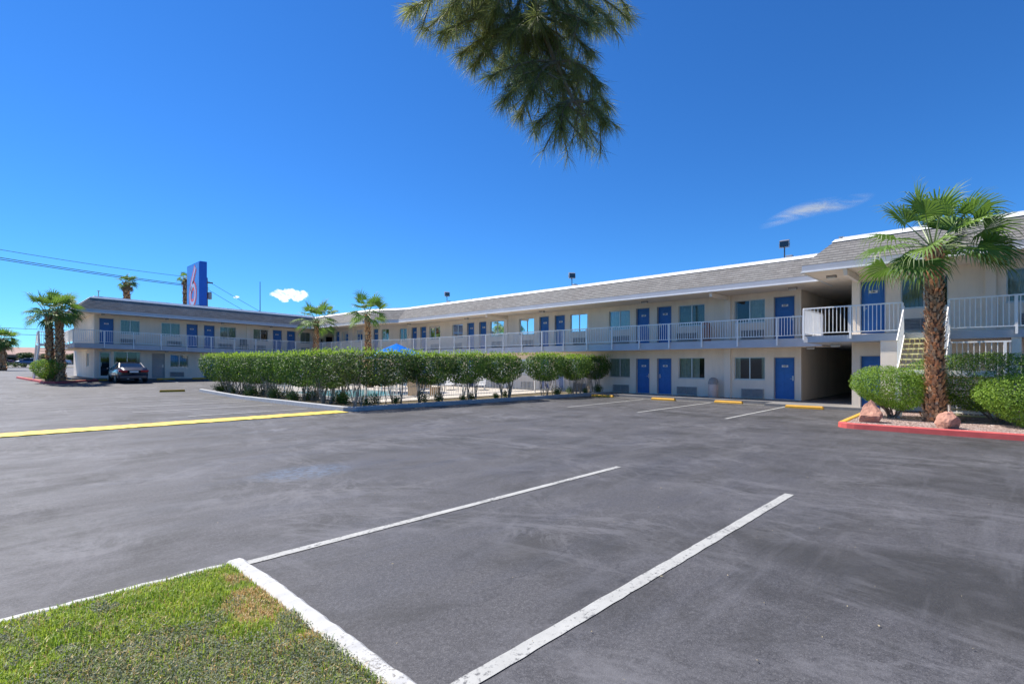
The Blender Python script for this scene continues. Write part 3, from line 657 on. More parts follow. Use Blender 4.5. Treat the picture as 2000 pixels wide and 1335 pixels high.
# balconies
SZ0, SZ1 = 2.50, 2.86
BR = [(24.3, 5.63), (24.3, 36.0), (22.75, 39.6), (22.75, 48.6), (4.9, 48.6), (4.9, 60)]
BW = [(25.9, 5.63), (25.9, 37.3), (24.1, 41.6), (24.1, 50.2), (6.3, 50.2), (6.3, 60)]
def slab(A, B, z0, z1, name='balcony_slab'):
    m = MB()
    for i in range(len(A) - 1):
        n = max(1, int(hypot(A[i + 1][0] - A[i][0], A[i + 1][1] - A[i][1]) / 3))
        for k in range(n):
            L = lambda P, t: (P[i][0] + (P[i + 1][0] - P[i][0]) * t, P[i][1] + (P[i + 1][1] - P[i][1]) * t)
            a, b, c, d = L(A, k / n), L(A, (k + 1) / n), L(B, (k + 1) / n), L(B, k / n)
            m.face([zz(a, z1), zz(b, z1), zz(c, z1), zz(d, z1)], 1); m.face([zz(a, z0), zz(b, z0), zz(c, z0), zz(d, z0)], 2); m.face([zz(a, z0), zz(b, z0), zz(b, z1), zz(a, z1)], 0)
    m.face([zz(A[0], z0), zz(B[0], z0), zz(B[0], z1), zz(A[0], z1)])
    return m.build(name, ['fascia', 'concrete', 'soffit'], motel)
slab(BR, BW, SZ0, SZ1)
m = MB(); m.box(24, 30, 47, 50.2, 2.5, 2.88); m.build('balcony_slab', 'concrete', motel)
m = MB(); m.box(21.6, 23.3, -14, 1.4, 2.56, 2.8); m.box(21.6, 23.3, 1.4, 5.625, 2.56, 2.8); m.box(23.3, 25.9, 4.3, 5.625, 2.56, 2.8); m.box(25.9, 37.8, 4.3, 7, 2.56, 2.8); m.build('balcony_slab', 'fascia', motel)
def railing(path, h0, h1, inset=.05, post=1.75, bal=.115, down=.3, floor=SZ1, endpost=True, name='railing'):
    P = offs(path, inset); m = MB(); posts = []
    for a, b in zip(P, P[1:]):
        L = hypot(b[0] - a[0], b[1] - a[1]); ux, uy = (b[0] - a[0]) / L, (b[1] - a[1]) / L
        at_ = lambda t: (a[0] + ux * t, a[1] + uy * t)
        def bar(t0, t1, z0, z1, hw):
            n = max(1, int((t1 - t0) / 3))
            for k in range(n):
                q0, q1 = at_(t0 + (t1 - t0) * k / n), at_(t0 + (t1 - t0) * (k + 1) / n); pp = []
                for q in (q0, q1):
                    for sgn in (-1, 1):
                        for z in (z0, z1): pp.append((q[0] - uy * hw * sgn, q[1] + ux * hw * sgn, z + zo(*q)))
                i = len(m.v); m.v += pp
                for f in ((0, 1, 3, 2), (4, 6, 7, 5), (0, 4, 5, 1), (2, 3, 7, 6), (0, 2, 6, 4), (1, 5, 7, 3)): m.f.append(tuple(i + k2 for k2 in f)); m.m.append(0); m.uv.append(None); m.r.append(0.)
        bar(0, L, h1 - .045, h1, .024); bar(0, L, h0 - .016, h0 + .016, .014)
        n = int(L / bal)
        for k in range(1, n):
            t = k * L / n; bar(t - .011, t + .011, h0 + .01, h1 - .035, .011)
        n = max(1, round(L / post))
        for k in range(n + 1):
            if k == 0 and posts: continue
            posts.append((at_(k * L / n), (ux, uy)))
    o = m.build(name, 'white_metal', motel)
    for (q, (ux, uy)) in posts:
        pm = MB(); z = zo(*q); s = .03
        pm.box(-s, s, -s, s, floor - down + z, h1 - .036 + z, 0, lambda x, y, z_: (q[0] + ux * x - uy * (y - (.04 if down else 0) * 0), q[1] + uy * x + ux * y, z_)); pm.build('post', 'white_metal', o)
    return o
RO = [(24.22, 5.66), (24.22, 36.0), (22.67, 39.6), (22.67, 48.52)]
railing(RO, 2.98, 3.80, 0, 1.72)
railing([(22.67, 48.5), (4.82, 48.52), (4.82, 60)], 2.98, 3.84, 0, 1.86)
railing([(24.2, 5.6), (21.53, 5.6), (21.53, 2.62)], 2.9, 3.84, 0, 1.5, .115, .2)
railing([(21.53, 1.43), (21.53, -14)], 2.9, 3.84, 0, 1.55, .125, .2)
# stair by the near palm
def stair():
    m = MB(); x0, z0 = 21.55, 2.78; n = 7; run, rise = .21, .17
    tr = MB()
    for k in range(1, n + 1):
        x = x0 - run * k; z = z0 - rise * k; tr.box(x, x + .30, 1.5, 2.55, z - .045, z, 0)
        for q in range(1, 8): tr.box(x + .29, x + .31, 1.5 + q * .131 - .012, 1.5 + q * .131 + .012, z, z + rise - .045, 0)
    t = tr.build('stair_tread', 'tread', motel)
    xe = x0 - run * n; ze = z0 - rise * n
    for yy in (1.44, 2.58):
        s = MB(); A = [(x0, z0 - .02), (xe, ze - .02), (xe, ze - .30), (x0, z0 - .30)]
        for dy in (-.02, .02): s.face([(p[0], yy + dy, p[1]) for p in A])
        for i in range(4): a, b = A[i], A[(i + 1) % 4]; s.face([(a[0], yy - .02, a[1]), (b[0], yy - .02, b[1]), (b[0], yy + .02, b[1]), (a[0], yy + .02, a[1])])
        s.build('stair_stringer', 'white_metal', motel)
        r = MB(); r.tube([(x0, yy, z0 + .9), (xe, yy, ze + .9)], .025, 6); r.tube([(x0, yy, z0 + .1), (xe, yy, ze + .1)], .012, 4)
        for k in range(1, 18): f = k / 18; r.box(x0 + (xe - x0) * f - .008, x0 + (xe - x0) * f + .008, yy - .008, yy + .008, z0 + (ze - z0) * f + .1, z0 + (ze - z0) * f + .88)
        r.build('stair_railing', 'white_metal', motel)
    l = MB(); l.box(xe - .6, xe, .3, 2.6, ze - .18, ze - .02); 
    for (px, py) in ((xe - .55, 2.5), (xe - .05, 2.5), (xe - .55, 1.5)): l.box(px - .05, px + .05, py - .05, py + .05, .1, ze - .18)
    l.build('stair_landing', 'white_metal', motel)
    m = MB()
    for k in range(7): x = xe + .2 * k; z = ze - .2 * (k + 1) - .02; m.box(x, x + .22, .36, 1.34, z - .045, z)
    m.build('stair_tread', 'tread', motel)
    s = MB()
    for yy in (.33, 1.37):
        A = [(xe, ze), (xe + 1.4, ze - 1.4), (xe + 1.4, ze - 1.6), (xe, ze - .24)]
        for dy in (-.02, .02): s.face([(p[0], yy + dy, p[1]) for p in A])
        for i in range(4): a, b = A[i], A[(i + 1) % 4]; s.face([(a[0], yy - .02, a[1]), (b[0], yy - .02, b[1]), (b[0], yy + .02, b[1]), (a[0], yy + .02, a[1])])
    s.build('stair_stringer', 'white_metal', motel)
stair()
# pier at the foot of the balcony beside the stair, and the barred screen below it
m = MB(); m.box(21.66, 22.0, 2.68, 3.25, 0, 2.56); m.build('pier', 'trim', motel); m = MB(); m.box(21.66, 21.9, -.22, .0, 0, 2.56); m.build('pier', 'trim', motel)
m = MB()
for k in range(11): y = 1.38 - k * .135; m.box(21.6, 21.622, y - .011, y + .011, .14, 2.42)
m.box(21.58, 21.64, 0.0, 1.42, 2.42, 2.47); m.box(21.58, 21.64, 0.0, 1.42, .2, .24); m.box(21.58, 21.64, 1.4, 1.46, .1, 2.56); m.box(21.58, 21.65, .10, .17, .1, 2.42); m.build('barred_screen', 'white_metal', motel)
# stair at the far left end
m = MB()
m.box(3.2, 4.9, 51.2, 52.5, 2.7, 2.85, 0, lambda x, y, z: (x, y, z + .42)); m.build('stair_landing', 'white_metal', motel)
m = MB()
for k in range(13): m.box(3.2, 4.3, 52.5 + .26 * k, 52.8 + .26 * k, 3.1 - .19 * (k + 1), 3.14 - .19 * (k + 1))
m.build('stair_tread', 'tread', motel)
m = MB()
for xx in (3.15, 4.35):
    m.tube([(xx, 52.5, 3.15), (xx, 55.9, .65)], .08, 4); m.tube([(xx, 51.2, 4.15), (xx, 52.5, 4.15), (xx, 55.9, 1.6)], .03, 4)
for k in range(12): m.box(3.14, 3.17, 51.25 + .11 * k, 51.27 + .11 * k, 3.27, 4.13)
for k in range(15): m.box(3.2 + .11 * k, 3.22 + .11 * k, 51.2, 51.22, 3.27, 4.13)
m.tube([(3.15, 51.2, 4.15), (4.9, 51.2, 4.15)], .03, 4); m.tube([(3.2, 51.25, 3.2), (2.9, 51.25, .6)], .07, 6); m.tube([(3.15, 51.2, 4.2), (3.2, 51.25, 3.2)], .06, 6)
m.build('stair_railing', 'white_metal', motel)

# roof fittings -----------------------------------------------------
def floodlight(x, y, z, label, yaw, flip=1):
    t = thing('floodlight', label, 'floodlight', (x, y, z), 'floodlights on the motel roof edge')
    m = MB(); m.tube([(x, y, z - .05), (x, y, z + .52)], .025, 6); m.tube([(x, y, z + .4), (x - .1, y, z + .5), (x - .1, y, z + .62)], .012, 5); m.build('pole', 'dark_metal', t)
    m = MB(); m.box(x - .12, x + .12, y - .34, y - .08, z - .03, z + .12); bevel(m.build('junction_box', 'metal_grey', t))
    c, s = cos(yaw), sin(yaw)
    T = lambda a, b, h: (x + c * a - s * b, y + s * a + c * b, z + .68 + h * .93 + a * .35)
    m = MB(); m.box(-.11, .10, -.19, .19, -.16, .16, 0, T); m.box(-.15, -.11, -.17, .17, -.13, .13, 1, T); bevel(m.build('lamp_head', ['metal_grey', 'car_glass'], t))
    m = MB(); m.tube([T(0, -.21, 0), T(0, -.21, -.2), T(0, .21, -.2), T(0, .21, 0)], .012, 4); m.build('bracket', 'metal_grey', t)
floodlight(24.9, 7.24, 6.42, 'square grey floodlight beside the step in the roofline, largest of the three', .1)
floodlight(24.9, 19.03, 6.42, 'grey floodlight on a pole halfway along the roof edge above the hedge', .9)
floodlight(24.9, 30.93, 6.42, 'small grey floodlight farthest along the roof edge, above the blue umbrella', 1.2)
def vent(x, y, z, h, label):
    m = MB(); m.tube([(x, y, z), (x, y, z + h)], .03, 6); m.box(x - .09, x + .09, y - .09, y + .09, z + h, z + h + .03); tag(m.build('roof_vent', 'metal_grey'), label, 'roof vent', None, None)
vent(23.4, 4.75, 6.25, .42, 'thin metal vent pipe on the near right roof, beside the palm')
vent(6.4, 49.6, 6.85, .42, 'thin metal vent pipe on the left wing roof corner, above the palm cluster')
m = MB(); m.tube([(21.87, 60, 6.2), (21.87, 60, 10.9)], [.05, .03], 6); m.box(21.75, 21.99, 59.88, 60.12, 6.2, 6.4); tag(m.build('antenna_mast', 'dark_metal'), 'thin bare mast standing on the roof left of the white cloud', 'mast')

# waste bins
def bin_(x, y, z, mat, label, r=.23, h=.98):
    t = thing('waste_bin', label, 'waste bin', (x, y, z))
    m = MB(); m.lathe([(r * .92, z), (r, z + .04), (r, z + h * .66), (r * .97, z + h * .67)], 20, (x, y)); m.build('bin_body', mat, t, True)
    m = MB(); m.lathe([(r * 1.04, z + h * .67), (r * 1.04, z + h * .74), (r * 1.0, z + h * .80), (r * .8, z + h * .93), (r * .4, z + h * .99), (.01, z + h)], 20, (x, y)); m.build('dome_lid', mat if mat != 'bin_beige' else 'bin_grey', t, True)
    m = MB(); m.box(x - r * 1.06, x - r * .9, y - .09, y + .09, z + h * .7, z + h * .84); m.build('flap', 'bin_grey', t)
bin_(25.35, 10.62, .12, 'bin_beige', 'beige domed waste bin against the ground-floor wall between two windows')
bin_(25.3, 10.95, 2.87, 'bin_brown', 'reddish-brown domed waste bin behind the balcony railing, upper floor')
t = thing('patio_chair', 'dark chair behind the balcony railing of the left wing, beside the pilaster', 'chair', (16.7, 49.5, 3.05))
bz = 2.87 + zo(16.7, 49.5)
m = MB(); m.box(16.4, 16.95, 49.2, 49.7, bz + .42, bz + .46); m.build('seat', 'dark_metal', t); m = MB(); m.box(16.4, 16.95, 49.68, 49.72, bz + .46, bz + .95); m.build('backrest', 'dark_metal', t)
for xx in (16.42, 16.93):
    for yy in (49.22, 49.7): m = MB(); m.tube([(xx, yy, bz), (xx, yy, bz + .44)], .018, 5); m.build('leg', 'dark_metal', t)

# wheel stops
def wstop():
    m = MB(); L = 1.22 / 2; pr = [(-.085, 0), (-.085, .07), (-.055, .115), (.055, .115), (.085, .07), (.085, 0)]
    A = [(x, -L + (.03 if z > .08 else 0), z) for x, z in pr]; B = [(x, L - (.03 if z > .08 else 0), z) for x, z in pr]
    for i in range(5): m.face([A[i], A[i + 1], B[i + 1], B[i]])
    m.face(A[::-1]); m.face(B); o = m.build('wheel_stop', 'stop_yellow'); return o
ws = wstop(); WL = [
 (22.75, 5.9, 0, 1.1, 'yellow concrete wheel stop nearest the breezeway, rightmost in its row'), (23.35, 9.1, 0, 1, 'yellow wheel stop in front of the beige waste bin'), (23.15, 12.15, 0, 1, 'yellow wheel stop in front of the pair of blue doors'), (23.3, 15.75, 0, 1.1, 'shaded yellow wheel stop at the end of the grey kerb by the hedge'),
 (7.8, 34.6, 1.4, 1.0, 'dull yellow wheel stop beside the far end of the pool hedge kerb'), (10.45, 48.3, 1.57, 1, 'shaded yellow wheel stop in front of the tan service door'), (12.9, 48.3, 1.57, 1, 'shaded yellow wheel stop just left of the hedge, below the far wing window'), (6.0, 48.55, 1.57, 1.3, 'shaded yellow wheel stop left of the parked sedan, below the glass lobby door')]
for i, (x, y, r, s, lb) in enumerate(WL):
    o = ws if i == 0 else ws.copy()
    if i: col.objects.link(o)
    o.location = (x, y, gz(x, y) + .004); o.rotation_euler = (0, 0, r); o.scale = (1, s, 1); tag(o, lb, 'wheel stop', 'yellow wheel stops')

# ---------------------------------------------------------------- vegetation
def leafquad(m, p, nrm, up, L, W, mat, r):
    s = nrm.cross(up)
    if s.length < 1e-4: s = nrm.orthogonal()
    s.normalize(); u = s.cross(nrm).normalized()
    b = p - u * L * .5; m.face([b, p + s * W * .5, p + u * L * .5, p - s * W * .5], mat, None, r)
def rv(R):
    while True:
        v = Vector((R.uniform(-1, 1), R.uniform(-1, 1), R.uniform(-1, 1)))
        if .05 < v.length < 1: return v.normalized()
def crown(m, R, c, rad, n, L=.06, W=.035, sq=3.0, matsel=lambda p, R: 0, bumpy=.12, under=.15, shell=.35, clumps=9):
    # leaves through the outer part of a rounded-box volume, with lumps and hollows
    cl = [(rv(R), R.uniform(-bumpy, bumpy)) for _ in range(clumps)]
    for _ in range(n):
        d = rv(R); k = (abs(d.x) ** sq + abs(d.y) ** sq + abs(d.z) ** sq) ** (-1 / sq)
        f = 1 + sum(a * max(0, d.dot(q)) ** 4 for q, a in cl)
        t = 1 - shell * R.random() ** 1.6
        p = Vector((d.x * k * rad[0] * f * t, d.y * k * rad[1] * f * t, d.z * k * rad[2] * f * t))
        if d.z < 0: p.x *= 1 - under * abs(d.z); p.y *= 1 - under * abs(d.z)
        p += Vector(c) + rv(R) * .04
        nr = (d * .75 + rv(R) * .8).normalized(); leafquad(m, p, nr, rv(R), L * R.uniform(.7, 1.3), W * R.uniform(.7, 1.3), matsel(p, R), R.uniform(.05, 1))
def stems(R, base, top, n, spread, r0=.022, lean=.25):
    m = MB()
    for _ in range(n):
        a = R.uniform(0, 2 * pi); q = R.uniform(.02, .14); x, y = base[0] + q * cos(a), base[1] + q * sin(a)
        b = a + R.uniform(-.8, .8); s = R.uniform(.3, 1) * spread; tx, ty = base[0] + s * cos(b) * spread_x, base[1] + s * sin(b)
        pts = [(x, y, base[2])]; 
        for k in range(1, 5): f = k / 4; pts.append((x + (tx - x) * f ** 1.2 + R.uniform(-.03, .03), y + (ty - y) * f ** 1.2 + R.uniform(-.03, .03), base[2] + (top - base[2]) * f))
        rr = r0 * R.uniform(.6, 1.2); m.tube(pts, [rr, rr * .9, rr * .8, rr * .65, rr * .5], 5)
    return m
spread_x = 1
def hedge_shrub(cx, cy, rx, ry, seed, label, olive=0., n=6500, z0=.88, z1=2.26, ns=7, sh=True, sq=3.4):
    R = random.Random(seed); t = thing('hedge_shrub', label, 'hedge shrub', (cx, cy, .1), 'clipped hedge shrubs around the pool')
    m = MB(); zc = (z0 + z1) / 2; h = (z1 - z0) / 2
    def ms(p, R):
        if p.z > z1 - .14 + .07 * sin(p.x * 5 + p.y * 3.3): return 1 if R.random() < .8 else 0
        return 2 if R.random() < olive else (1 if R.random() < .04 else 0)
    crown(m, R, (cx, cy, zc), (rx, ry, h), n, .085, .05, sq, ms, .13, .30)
    for _ in range(int(70 * rx * ry)):      # fresh shoots standing above the clipped top
        x = cx + R.uniform(-.9, .9) * rx; y = cy + R.uniform(-.9, .9) * ry; hh = R.uniform(.04, .17)
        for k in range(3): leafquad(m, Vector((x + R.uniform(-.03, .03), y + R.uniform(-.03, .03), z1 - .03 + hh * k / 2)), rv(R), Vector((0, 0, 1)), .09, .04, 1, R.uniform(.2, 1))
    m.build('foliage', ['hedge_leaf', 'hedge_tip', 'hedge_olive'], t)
    sm = MB()
    for i in range(ns):
        bx = cx + R.uniform(-.62, .62) * rx; by = cy + R.uniform(-.35, .2) * ry
        for _ in range(R.choice((3, 4, 5))):
            tx, ty = bx + R.uniform(-.42, .42), by + R.uniform(-.35, .35); pts = []
            for k in range(6): f = k / 5; pts.append((bx + (tx - bx) * f + R.uniform(-.035, .035), by + (ty - by) * f + R.uniform(-.03, .03), .08 + (z0 + .35) * f))
            rr = R.uniform(.010, .022); sm.tube(pts, [rr, rr * .95, rr * .85, rr * .75, rr * .6, rr * .4], 5, 0, 0, False)
    sm.build('stem', 'stem', t)
    if sh:
        bm = MB()
        for i in range(max(2, ns // 2)):
            bx = cx + R.uniform(-.6, .6) * rx; by = cy + R.uniform(-.5, 0) * ry; q = R.uniform(.16, .34)
            crown(bm, R, (bx, by, .1 + q * .75), (q, q, q), 420, .07, .028, 2, lambda p, R: R.choice((0, 0, 1)), .2, .5, .9)
        bm.build('basal_shoots', ['hedge_leaf', 'hedge_olive'], t)
    return t
HR = [(11.35, 2.0, .55), (13.7, 1.3, .3), (15.75, 1.2, .06), (17.8, 1.28, .02), (20.85, 1.3, .0), (23.0, 1.15, .05), (24.85, .95, .12)]
HRN = ['wide olive-tinged hedge shrub at the corner nearest the yellow line', 'clipped hedge shrub with dull olive face, just left of centre of the front row', 'clipped dark green hedge shrub below the middle of the balcony, third from the hedge corner', 'dark green hedge shrub ending at the gap in the front row', 'clipped hedge shrub just right of the gap in the front row', 'clipped hedge shrub second from the right end of the front row', 'rounded hedge shrub at the right end, touching the motel wall by the shaded wheel stop']
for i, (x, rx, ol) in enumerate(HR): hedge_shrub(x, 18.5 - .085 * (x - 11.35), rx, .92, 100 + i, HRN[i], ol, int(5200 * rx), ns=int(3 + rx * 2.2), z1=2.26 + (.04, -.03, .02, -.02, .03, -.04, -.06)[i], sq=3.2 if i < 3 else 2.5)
HLN = ['bright green hedge shrub next to the hedge corner on the left row', 'bright green hedge shrub second back from the corner on the left row', 'hedge shrub in the middle of the left row, with yellowish top growth', 'hedge shrub fourth back from the corner on the left row', 'hedge shrub next to the rounded far end of the left row', 'rounded bright green hedge shrub at the far left end of the row']
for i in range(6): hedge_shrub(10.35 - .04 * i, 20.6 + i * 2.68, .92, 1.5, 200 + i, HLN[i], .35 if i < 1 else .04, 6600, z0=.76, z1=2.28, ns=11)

# fence round the pool
def picket_fence(x0, y0, x1, y1, label):
    t = thing('pool_fence', label, 'fence', (x0, y0, .13), 'white picket fence round the pool'); L = hypot(x1 - x0, y1 - y0); ux, uy = (x1 - x0) / L, (y1 - y0) / L
    m = MB(); T = lambda a, b, z: (x0 + ux * a - uy * b, y0 + uy * a + ux * b, z)
    n = int(L / .11)
    for k in range(n): a = k * L / n; m.box(a - .008, a + .008, -.008, .008, .16, 1.55, 0, T)
    m.box(0, L, -.012, .012, 1.42, 1.46, 0, T); m.box(0, L, -.012, .012, .24, .28, 0, T); m.build('picket_panel', 'white_metal', t)
    n = int(L / 2.4)
    for k in range(n + 1): a = k * L / n; m = MB(); m.box(a - .03, a + .03, -.03, .03, .1, 1.6, 0, T); m.build('post', 'white_metal', t)
picket_fence(11.5, 19.7, 25.0, 19.7, 'white metal picket fence behind the stems of the front hedge row')
picket_fence(11.5, 19.75, 11.3, 36, 'white metal picket fence behind the stems of the left hedge row')
# pool furniture
t = thing('patio_umbrella', 'bright blue market umbrella open above the hedge by the pool', 'umbrella', (16.9, 25.6, .13))
m = MB(); n = 8; ap = (16.9, 25.6, 2.95); rim = [(16.9 + 1.75 * cos(2 * pi * k / n + .2), 25.6 + 1.75 * sin(2 * pi * k / n + .2), 2.2) for k in range(n)]
for k in range(n):
    a, b = rim[k], rim[(k + 1) % n]; mid = ((a[0] + b[0]) / 2 * .985 + 16.9 * .015, (a[1] + b[1]) / 2 * .985 + 25.6 * .015, 2.25)
    m.face([ap, a, mid]); m.face([ap, mid, b]); m.face([a, mid, (mid[0], mid[1], 2.1), (a[0], a[1], 2.05)]); m.face([mid, b, (b[0], b[1], 2.05), (mid[0], mid[1], 2.1)])
m.build('canopy', 'blue_cloth', t)
m = MB(); m.tube([(16.9, 25.6, .1), (16.9, 25.6, 3.02)], .025, 8); m.build('pole', 'plastic_white', t)
m = MB()
for k in range(n): m.tube([(16.9, 25.6, 2.3), (16.9 + (rim[k][0] - 16.9) * .6, 25.6 + (rim[k][1] - 25.6) * .6, 2.48)], .01, 4)
m.build('rib', 'plastic_white', t)
def chair(mat, label, loc, rz):
    t = thing('pool_chair', label, 'chair', (0, 0, 0), 'white plastic chairs by the pool')
    m = MB(); m.box(-.25, .25, -.25, .25, .42, .46); m.build('seat', mat, t); m = MB()
    for k in range(5): m.box(-.24 + k * .105, -.18 + k * .105, .24, .27, .46, .92)
    m.box(-.26, .26, .235, .275, .88, .95); m.build('backrest', mat, t)
    for x in (-.23, .23):
        for y in (-.23, .23): m = MB(); m.tube([(x * 1.1, y * 1.1, 0), (x, y, .44)], .02, 5); m.build('leg', mat, t)
    m = MB()
    for x in (-.27, .27): m.box(x - .025, x + .025, -.25, .26, .64, .67); m.box(x - .02, x + .02, -.25, -.21, .44, .64)
    m.build('armrest', mat, t); t.location = loc; t.rotation_euler = (0, 0, rz); return t
ch0 = chair('plastic_white', 'white plastic chair under the blue umbrella, left side', (16.0, 25.4, .135), 1.2)
for x, y, rz, lb in ((17.9, 25.3, -1.4, 'white plastic chair under the blue umbrella, right side'), (16.9, 24.6, 3.1, 'white plastic chair in front of the blue umbrella pole'), (19.6, 23.0, 2.3, 'white plastic chair nearest the gap in the hedge'), (13.9, 21.2, 2.0, 'white plastic chair by the pool edge behind the hedge corner')): dup(ch0, (x, y, .135), rz, lb)
def lounger(loc, rz, label):
    t = thing('pool_lounger', label, 'lounger', (0, 0, 0), 'white loungers by the pool'); m = MB(); m.box(-.3, .3, -.9, .3, .3, .34); m.build('seat', 'plastic_white', t)
    m = MB(); T = lambda x, y, z: (x, .3 + y * .75 - z * .1, .32 + y * .66 + z * .1)
    for k in range(6): m.box(-.3, .3, .02 + k * .13, .11 + k * .13, -.1, .1, 0, T)
    m.build('backrest', 'plastic_white', t)
    for x in (-.27, .27):
        for y in (-.8, .3): m = MB(); m.tube([(x, y, 0), (x, y, .3)], .022, 5); m.build('leg', 'plastic_white', t)
    t.location = loc; t.rotation_euler = (0, 0, rz); return t
l0 = lounger((19.5, 27.2, .135), -.9, 'white slatted lounger on the pool deck, nearest the umbrella')
dup(l0, (20.9, 25.8, .135), -.9, 'white slatted lounger in the middle of the three on the pool deck'); dup(l0, (22.2, 24.2, .135), -.8, 'white slatted lounger nearest the motel wall')
t = thing('wooden_bench', 'tan wooden bench behind the dark hedge stems by the pool', 'bench', (15.6, 22.0, .135))
T = lambda x, y, z: (15.9 + x * .82 - y * .57, 21.6 - x * .57 - y * -.82, .135 + z)
m = MB(); m.box(-.6, .6, -.25, .25, .4, .46, 0, T); m.build('seat', 'tan_wood', t); m = MB(); m.box(-.6, .6, .24, .29, .46, 1.05, 0, T); m.build('backrest', 'tan_wood', t)
for x in (-.55, .55): m = MB(); m.box(x - .04, x + .04, -.24, .24, 0, .4, 0, T); m.build('leg', 'tan_wood', t)

# boulders
def rock(x, y, z, s, seed, label, tall):
    import bmesh
    R = random.Random(seed); bm = bmesh.new(); bmesh.ops.create_icosphere(bm, subdivisions=4, radius=1)
    cuts = [(rv(R), R.uniform(.55, .85)) for _ in range(16)]
    for v in bm.verts:
        p = v.co.copy(); h = p.z
        for n_, d in cuts:
            k = p.dot(n_) - d
            if k > 0: p -= n_ * k
        f = 1 - .62 * max(0, p.z) + .15 * max(0, -p.z); p.x *= f; p.y *= f
        p += p * (.10 * mn0.noise(p * 2.3 + Vector((seed, 0, 0))) + .05 * mn0.noise(p * 6 + Vector((seed, 3, 0)))) + rv(R) * .01; v.co = Vector((p.x * s[0] + (p.z * tall), p.y * s[1], (p.z + .45) * s[2]))
    me = bpy.data.meshes.new('boulder'); bm.to_mesh(me); bm.free(); me.materials.append(MATS['rock'])
    o = bpy.data.objects.new('boulder', me); col.objects.link(o); o.location = (x, y, z); tag(o, label, 'boulder', 'red boulders in the gravel bed'); return o
rock(17.6, 2.88, .12, (.33, .36, .43), 5, 'larger pink-red boulder at the corner of the gravel bed, left of the palm', .05)
rock(17.25, 1.2, .10, (.29, .32, .37), 11, 'smaller pointed red boulder in front of the palm trunk, on its right', .0)

# round clipped bushes
def bush(cx, cy, z, rx, ry, z0, z1, seed, label, n=9000, leaf=.06, rot=0, group='clipped bushes in the planting beds', yel=.0, mat2='hedge_olive'):
    R = random.Random(seed); t = thing('round_bush', label, 'bush', (cx, cy, z), group); m = MB()
    crown(m, R, (cx, cy, (z0 + z1) / 2), (rx, ry, (z1 - z0) / 2), n, leaf, leaf * .45, 2.4, lambda p, R: 1 if R.random() < yel else 0, .16, .35, .3, 14)
    m.build('foliage', ['bush_leaf', mat2], t)
    m = MB()
    for k in range(9):
        a = R.uniform(0, 2 * pi); q = R.uniform(.35, .75); e = (cx + q * rx * cos(a), cy + q * ry * sin(a), z0 + (z1 - z0) * .35)
        pts = [(cx + R.uniform(-.08, .08), cy + R.uniform(-.08, .08), z - .05)]
        for f in (.3, .6, 1): pts.append((cx + (e[0] - cx) * f + R.uniform(-.05, .05), cy + (e[1] - cy) * f + R.uniform(-.05, .05), z + (e[2] - z) * f))
        m.tube(pts, [.035, .028, .02, .01], 5)
    m.build('branch', 'bark', t); return t
bush(19.45, 2.62, .12, 1.0, 1.0, .38, 1.66, 21, 'bright green clipped bush left of the near palm trunk, above the larger boulder', 17000, .055, mat2='hedge_leaf')
bush(18.75, -.75, .12, 1.05, 1.5, .18, 1.56, 22, 'bright green rounded bush at the right edge of the picture, in front of another bush', 21000, .055, mat2='hedge_leaf')
bush(19.8, .3, .12, .9, 2.0, .40, 2.05, 23, 'darker taller bush behind the right-hand bush and below the balcony', 27000, .055, yel=.5, mat2='hedge_leaf')
bush(3.35, 46.9, .65, .85, .85, .75, 2.1, 24, 'yellow-green rounded bush at the foot of the left palm cluster', 5000, .09, yel=.3, mat2='hedge_tip')

# palms
def fan(m, R, base, d, L, blade, nseg, droop, mat, mtip, petw=.018, fold=.35, spread=115):
    # petiole
    d = d.normalized(); up = Vector((0, 0, 1)); pts = [base]; p = base.copy(); dd = d.copy()
    for k in range(4):
        p = p + dd * L / 4; dd = (dd + Vector((0, 0, -.10 * (1 - abs(dd.z))))).normalized(); pts.append(p.copy())
    m.tube([tuple(q) for q in pts], [petw * 1.3, petw, petw * .85, petw * .7, petw * .6], 4, 2, R.uniform(.2, .9), False)
    side = dd.cross(up)
    if side.length < .1: side = dd.cross(Vector((1, 0, 0)))
    side.normalize(); nrm = side.cross(dd).normalized(); tw = R.uniform(-.5, .5)
    side, nrm = side * cos(tw) + nrm * sin(tw), nrm * cos(tw) - side * sin(tw)
    rl = R.uniform(.1, .9); st = 2 * radians(spread) / nseg
    for i in range(nseg):
        a = -radians(spread) + st * (i + .5); Ls = blade * (1 - .25 * (abs(a) / radians(spread)) ** 2) * R.uniform(.88, 1.08)
        e = (dd * cos(a) + side * sin(a)); e = (e + nrm * (fold * abs(sin(a)) * .6)).normalized(); q = e.cross(nrm).normalized()
        z1 = nrm * (.012 if i % 2 else -.012) * blade
        w1 = Ls * .5 * math.tan(st / 2) * 1.05; P0 = p; P1 = p + e * Ls * .5
        dr = Vector((0, 0, -1)) * droop; e2 = (e + dr * .55 + Vector(WIND) * .25).normalized(); P2 = P1 + e2 * Ls * .3; e3 = (e2 + dr * 1.3 + rv(R) * .25 + Vector(WIND) * .3).normalized(); P3 = P2 + e3 * Ls * .28
        r = min(1, max(.03, rl + R.uniform(-.15, .15)))
        m.face([P0, P1 + q * w1 + z1, P1 - q * w1 - z1], mat, None, r); w2 = w1 * .42
        m.face([P1 + q * w1 * .8 + z1, P2 + q * w2, P2 - q * w2, P1 - q * w1 * .8 - z1], mat, None, r); m.face([P2 + q * w2, P3, P2 - q * w2], mtip, None, r)
WIND = (0, 0, 0)
